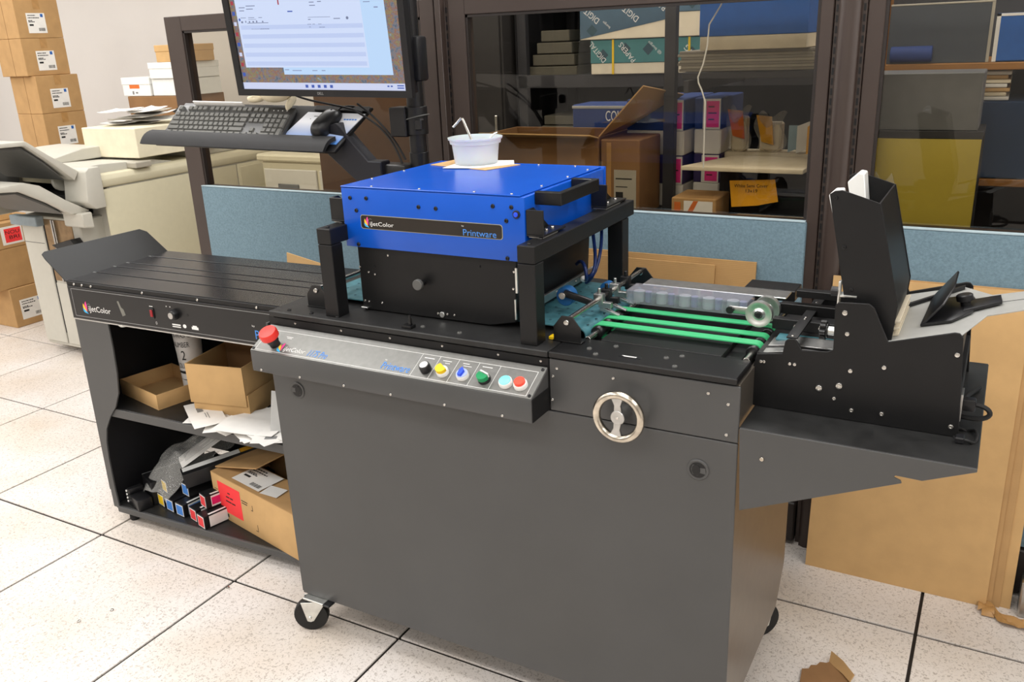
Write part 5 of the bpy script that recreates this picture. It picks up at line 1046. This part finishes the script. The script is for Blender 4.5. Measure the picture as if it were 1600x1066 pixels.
ft = F((1.772, 1.0998, 1.0), (1, 0, .03), (-.03, 0, 1)); text('lettering', 'White Semi Cover', ft, .01, .060, .10, .010, KPRINT, tg); text('lettering', '13x19', ft, .045, .045, .035, .010, KPRINT, tg)
o = tag(G().prism([(1.78, 1.0), (2.01, .985), (2.01, 1.08), (1.80, 1.08)], 'z', .9562, .985).build('white_board', CREAM, None, .001), 'white sheet stack lying at the sill of the middle window', 'paper stack')
bt = [('crumpled clear bag with orange print in front of the stock boxes', 1.67, 1.74, 1.40, 1.13, 1.27, ORANG), ('yellowed bag with folded top beside the orange printed bag', 1.76, 1.85, 1.42, 1.13, 1.25, TAGO)]
for lb, xa, xb, y, z0, z1, m_ in bt:
    t = thing('plastic_bag', lb, 'bag', ((xa+xb)/2, y, z0)); G().grid(lambda u, v: (xa+(xb-xa)*u+.01*math.sin(7*v), y+.03*math.sin(math.pi*u)*math.sin(5*v), 1.1285+(z1-1.1285)*v+.01*math.sin(9*u)), 10, 10).build('film', WRAP, t, solid=.001); box('bag_filling', xa+.01, xb-.01, y, y+.05, 1.1285, z1-.03, CREAM, t, .006); prism('paper_slip', [(xa+.02, z1-.09), (xa+.06, z1-.10), (xa+.05, z1-.01), (xa, z1-.005)], 'y', y-.012, y-.010, m_, t, 0)
# support for the bags (row of slim boxes)
carton('slim_box', 'white and brown slim box row under the plastic bags', 'box', 1.665, 1.99, 1.385, 1.48, .9565, 1.1275, CREAM, tape=False)
for k, (xa, m_) in enumerate(((1.87, mat('pale_blue_card', S(150, 180, 196), .7)), (1.90, PAPER), (1.935, TAGO))):
    tag(prism('hanging_card', [(xa, 1.13), (xa+.05, 1.15), (xa+.05, 1.235-.02*(1-k)), (xa, 1.215)], 'y', 1.39-.02*k, 1.392-.02*k, m_, None, 0), ['pale blue card standing in the row behind the window', 'white card standing between blue and amber cards', 'amber card standing rightmost in the row'][k], 'card')
# reams in the dark left half of the middle window, dimness painted in colour
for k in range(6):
    o = box('paper_ream', .80+.012*(k % 3), 1.16-.02*(k % 2), 1.72, 2.1, .974+.04*k, 1.010+.04*k, bpy.data.materials.get('ream_painted_dim2') or mat('ream_painted_dim2', S(90, 86, 74), .7), None, .003)
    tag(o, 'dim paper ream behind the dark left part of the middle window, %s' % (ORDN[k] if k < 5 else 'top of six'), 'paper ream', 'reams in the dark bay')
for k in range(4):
    o = box('paper_ream', .76+.02*k, .975-.01*k, 1.72, 2.1, 1.3585+.045*k, 1.4+.045*k, bpy.data.materials.get('ream_painted_dim') or mat('ream_painted_dim', S(96, 92, 80), .7), None, .003)  # upper shelf's dimness painted into the white reams' colour
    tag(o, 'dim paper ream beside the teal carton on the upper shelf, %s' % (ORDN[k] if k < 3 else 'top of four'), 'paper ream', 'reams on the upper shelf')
lk = thing('added_dark_locker', 'dark locker added to dim the gap beside the steel shelving behind the middle window', 'locker', (.56, 1.85, 0))  # added to darken the gap where the bright wall showed
box('locker_body', .42, .70, 1.62, 2.12, 0, 2.0, mat('locker_paint', S(48, 46, 46), .55), lk, .004); box('locker_door', .43, .69, 1.612, 1.62, .03, 1.97, bpy.data.materials['locker_paint'], lk, .002); box('door_handle', .66, .672, 1.60, 1.612, 1.1, 1.22, ALU, lk, .002)
# big brown carton behind the left pane, right of the monitor
carton('tall_carton', 'tall brown carton behind the left pane, seen right of the monitor', 'carton', -.15, .36, 1.45, 1.9, 0, 1.62, mat('shade_brown_carton', S(92, 64, 40), .8), tape=False)  # shade of this corner painted into the brown
# ---- right window stock
rs = thing('wooden_shelving', 'wooden shelving behind the right window', 'shelving', (2.7, 1.5, 0))
for z in (.60, 1.06, 1.378): box('shelf_board', 2.10, 3.4, 1.30, 1.75, z, z+.02, WOODS, rs, .002)
for x in (2.085, 3.4): box('side_board', x, x+.02, 1.30, 1.75, 0, 2.0, WOODS, rs, .002)
box('back_board', 2.1, 3.4, 1.75, 1.76, 0, 2.0, mat('shelf_back_blue', S(58, 62, 70), .7), rs, 0)
t = carton('blue_carton', 'blue carton with white edges on the upper wooden shelf at the right edge', 'carton', 2.42, 2.75, 1.32, 1.6, 1.3995, 1.525, BLUEB, tape=False); box('white_edge', -.165, -.155, -.142, -.14, 0, .125, PAPER, t, 0); box('white_edge', -.165, .165, -.142, -.14, .118, .125, PAPER, t, 0)
t = thing('display_frame', 'grey framed sheet leaning inside the right window above the shelf', 'frame', (2.29, 1.12, 1.40)); box('frame_sheet', 2.15, 2.41, 1.31, 1.315, 1.399, 1.555, mat('slate_sheet', S(70, 76, 84), .5), t, .001); box('frame_edge', 2.405, 2.413, 1.308, 1.316, 1.399, 1.558, BEIGE3, t, .001); box('frame_edge', 2.15, 2.413, 1.308, 1.316, 1.555, 1.56, BEIGE3, t, .001)
t = tag(G().cyl((2.16, 1.28, 1.425), (2.27, 1.28, 1.425), .022, n=20).build('blue_roll', NAVYB, None, .003), 'short dark blue roll lying on the upper wooden shelf', 'roll'); t.location.y += .03
for k in range(5):
    o = box('paper_ream', 2.12+.004*k, 2.33-.004*k, 1.36, 1.7, 1.0815+.057*k, 1.1375+.057*k, PAPER if k % 2 == 0 else CREAM, None, .004); tag(o, 'paper ream behind the grey box file, right window, %s' % (ORDN[k] if k < 4 else 'top of five'), 'paper ream', 'reams behind the grey folder')
for k in range(7):
    o = box('paper_bundle', 2.345+.006*(k % 3), 2.475-.008*(k % 2), 1.33, 1.6, 1.295+.0115*k, 1.305+.0115*k, (PAPER, CREAM, CARDL)[k % 3], None, .002); tag(o, 'thin paper bundle on the navy carton, right window, %s of seven' % ORDN[k], 'paper bundle', 'loose cream bundles')
carton('navy_carton', 'navy carton under the loose cream bundles at the right edge', 'carton', 2.345, 2.70, 1.31, 1.6, 1.0815, 1.294, mat('deep_navy_carton', S(26, 58, 96), .7), tape=False)
t = tag(box('grey_folder', 2.12, 2.415, 1.10, 1.285, 1.235, 1.383, mat('grey_folder_paint', S(104, 106, 110), .6), None, .002), 'grey box file standing behind the glass above the olive folder', 'box file')
fs = thing('folder_stand', 'dark stand carrying the box file behind the right window', 'stand', (2.28, 1.19, 0)); box('stand_top', 2.12, 2.43, 1.09, 1.29, 1.215, 1.2345, SHELF, fs, .001); [box('leg', x, x+.02, y, y+.02, 0, 1.215, SHELF, fs, 0) for x in (2.12, 2.41) for y in (1.1, 1.265)]
ol = thing('olive_folder', 'olive yellow plastic folder pressed against the right window', 'folder', (2.33, 1.0, 1.01))
G().grid(lambda u, v: (2.178+.252*u, .975+.07*max(0, v-.55)**2+.01*u*u, .965+.262*v-.02*max(0, v-.9)), 12, 10).build('folder_sheet', OLIVE, ol, solid=.002)
G().grid(lambda u, v: (2.175+.08*u*(1-v*.3), .966, 1.06+.07*v+.015*math.sin(7*u)), 6, 5).build('plastic_scrap', WRAP, ol, solid=.001)
box('folder_base', 2.17, 2.44, .975, 1.08, .93, .965, NAVY, ol, .002); [box('base_leg', x, x+.02, 1.0, 1.03, 0, .93, NAVY, ol, 0) for x in (2.18, 2.41)]
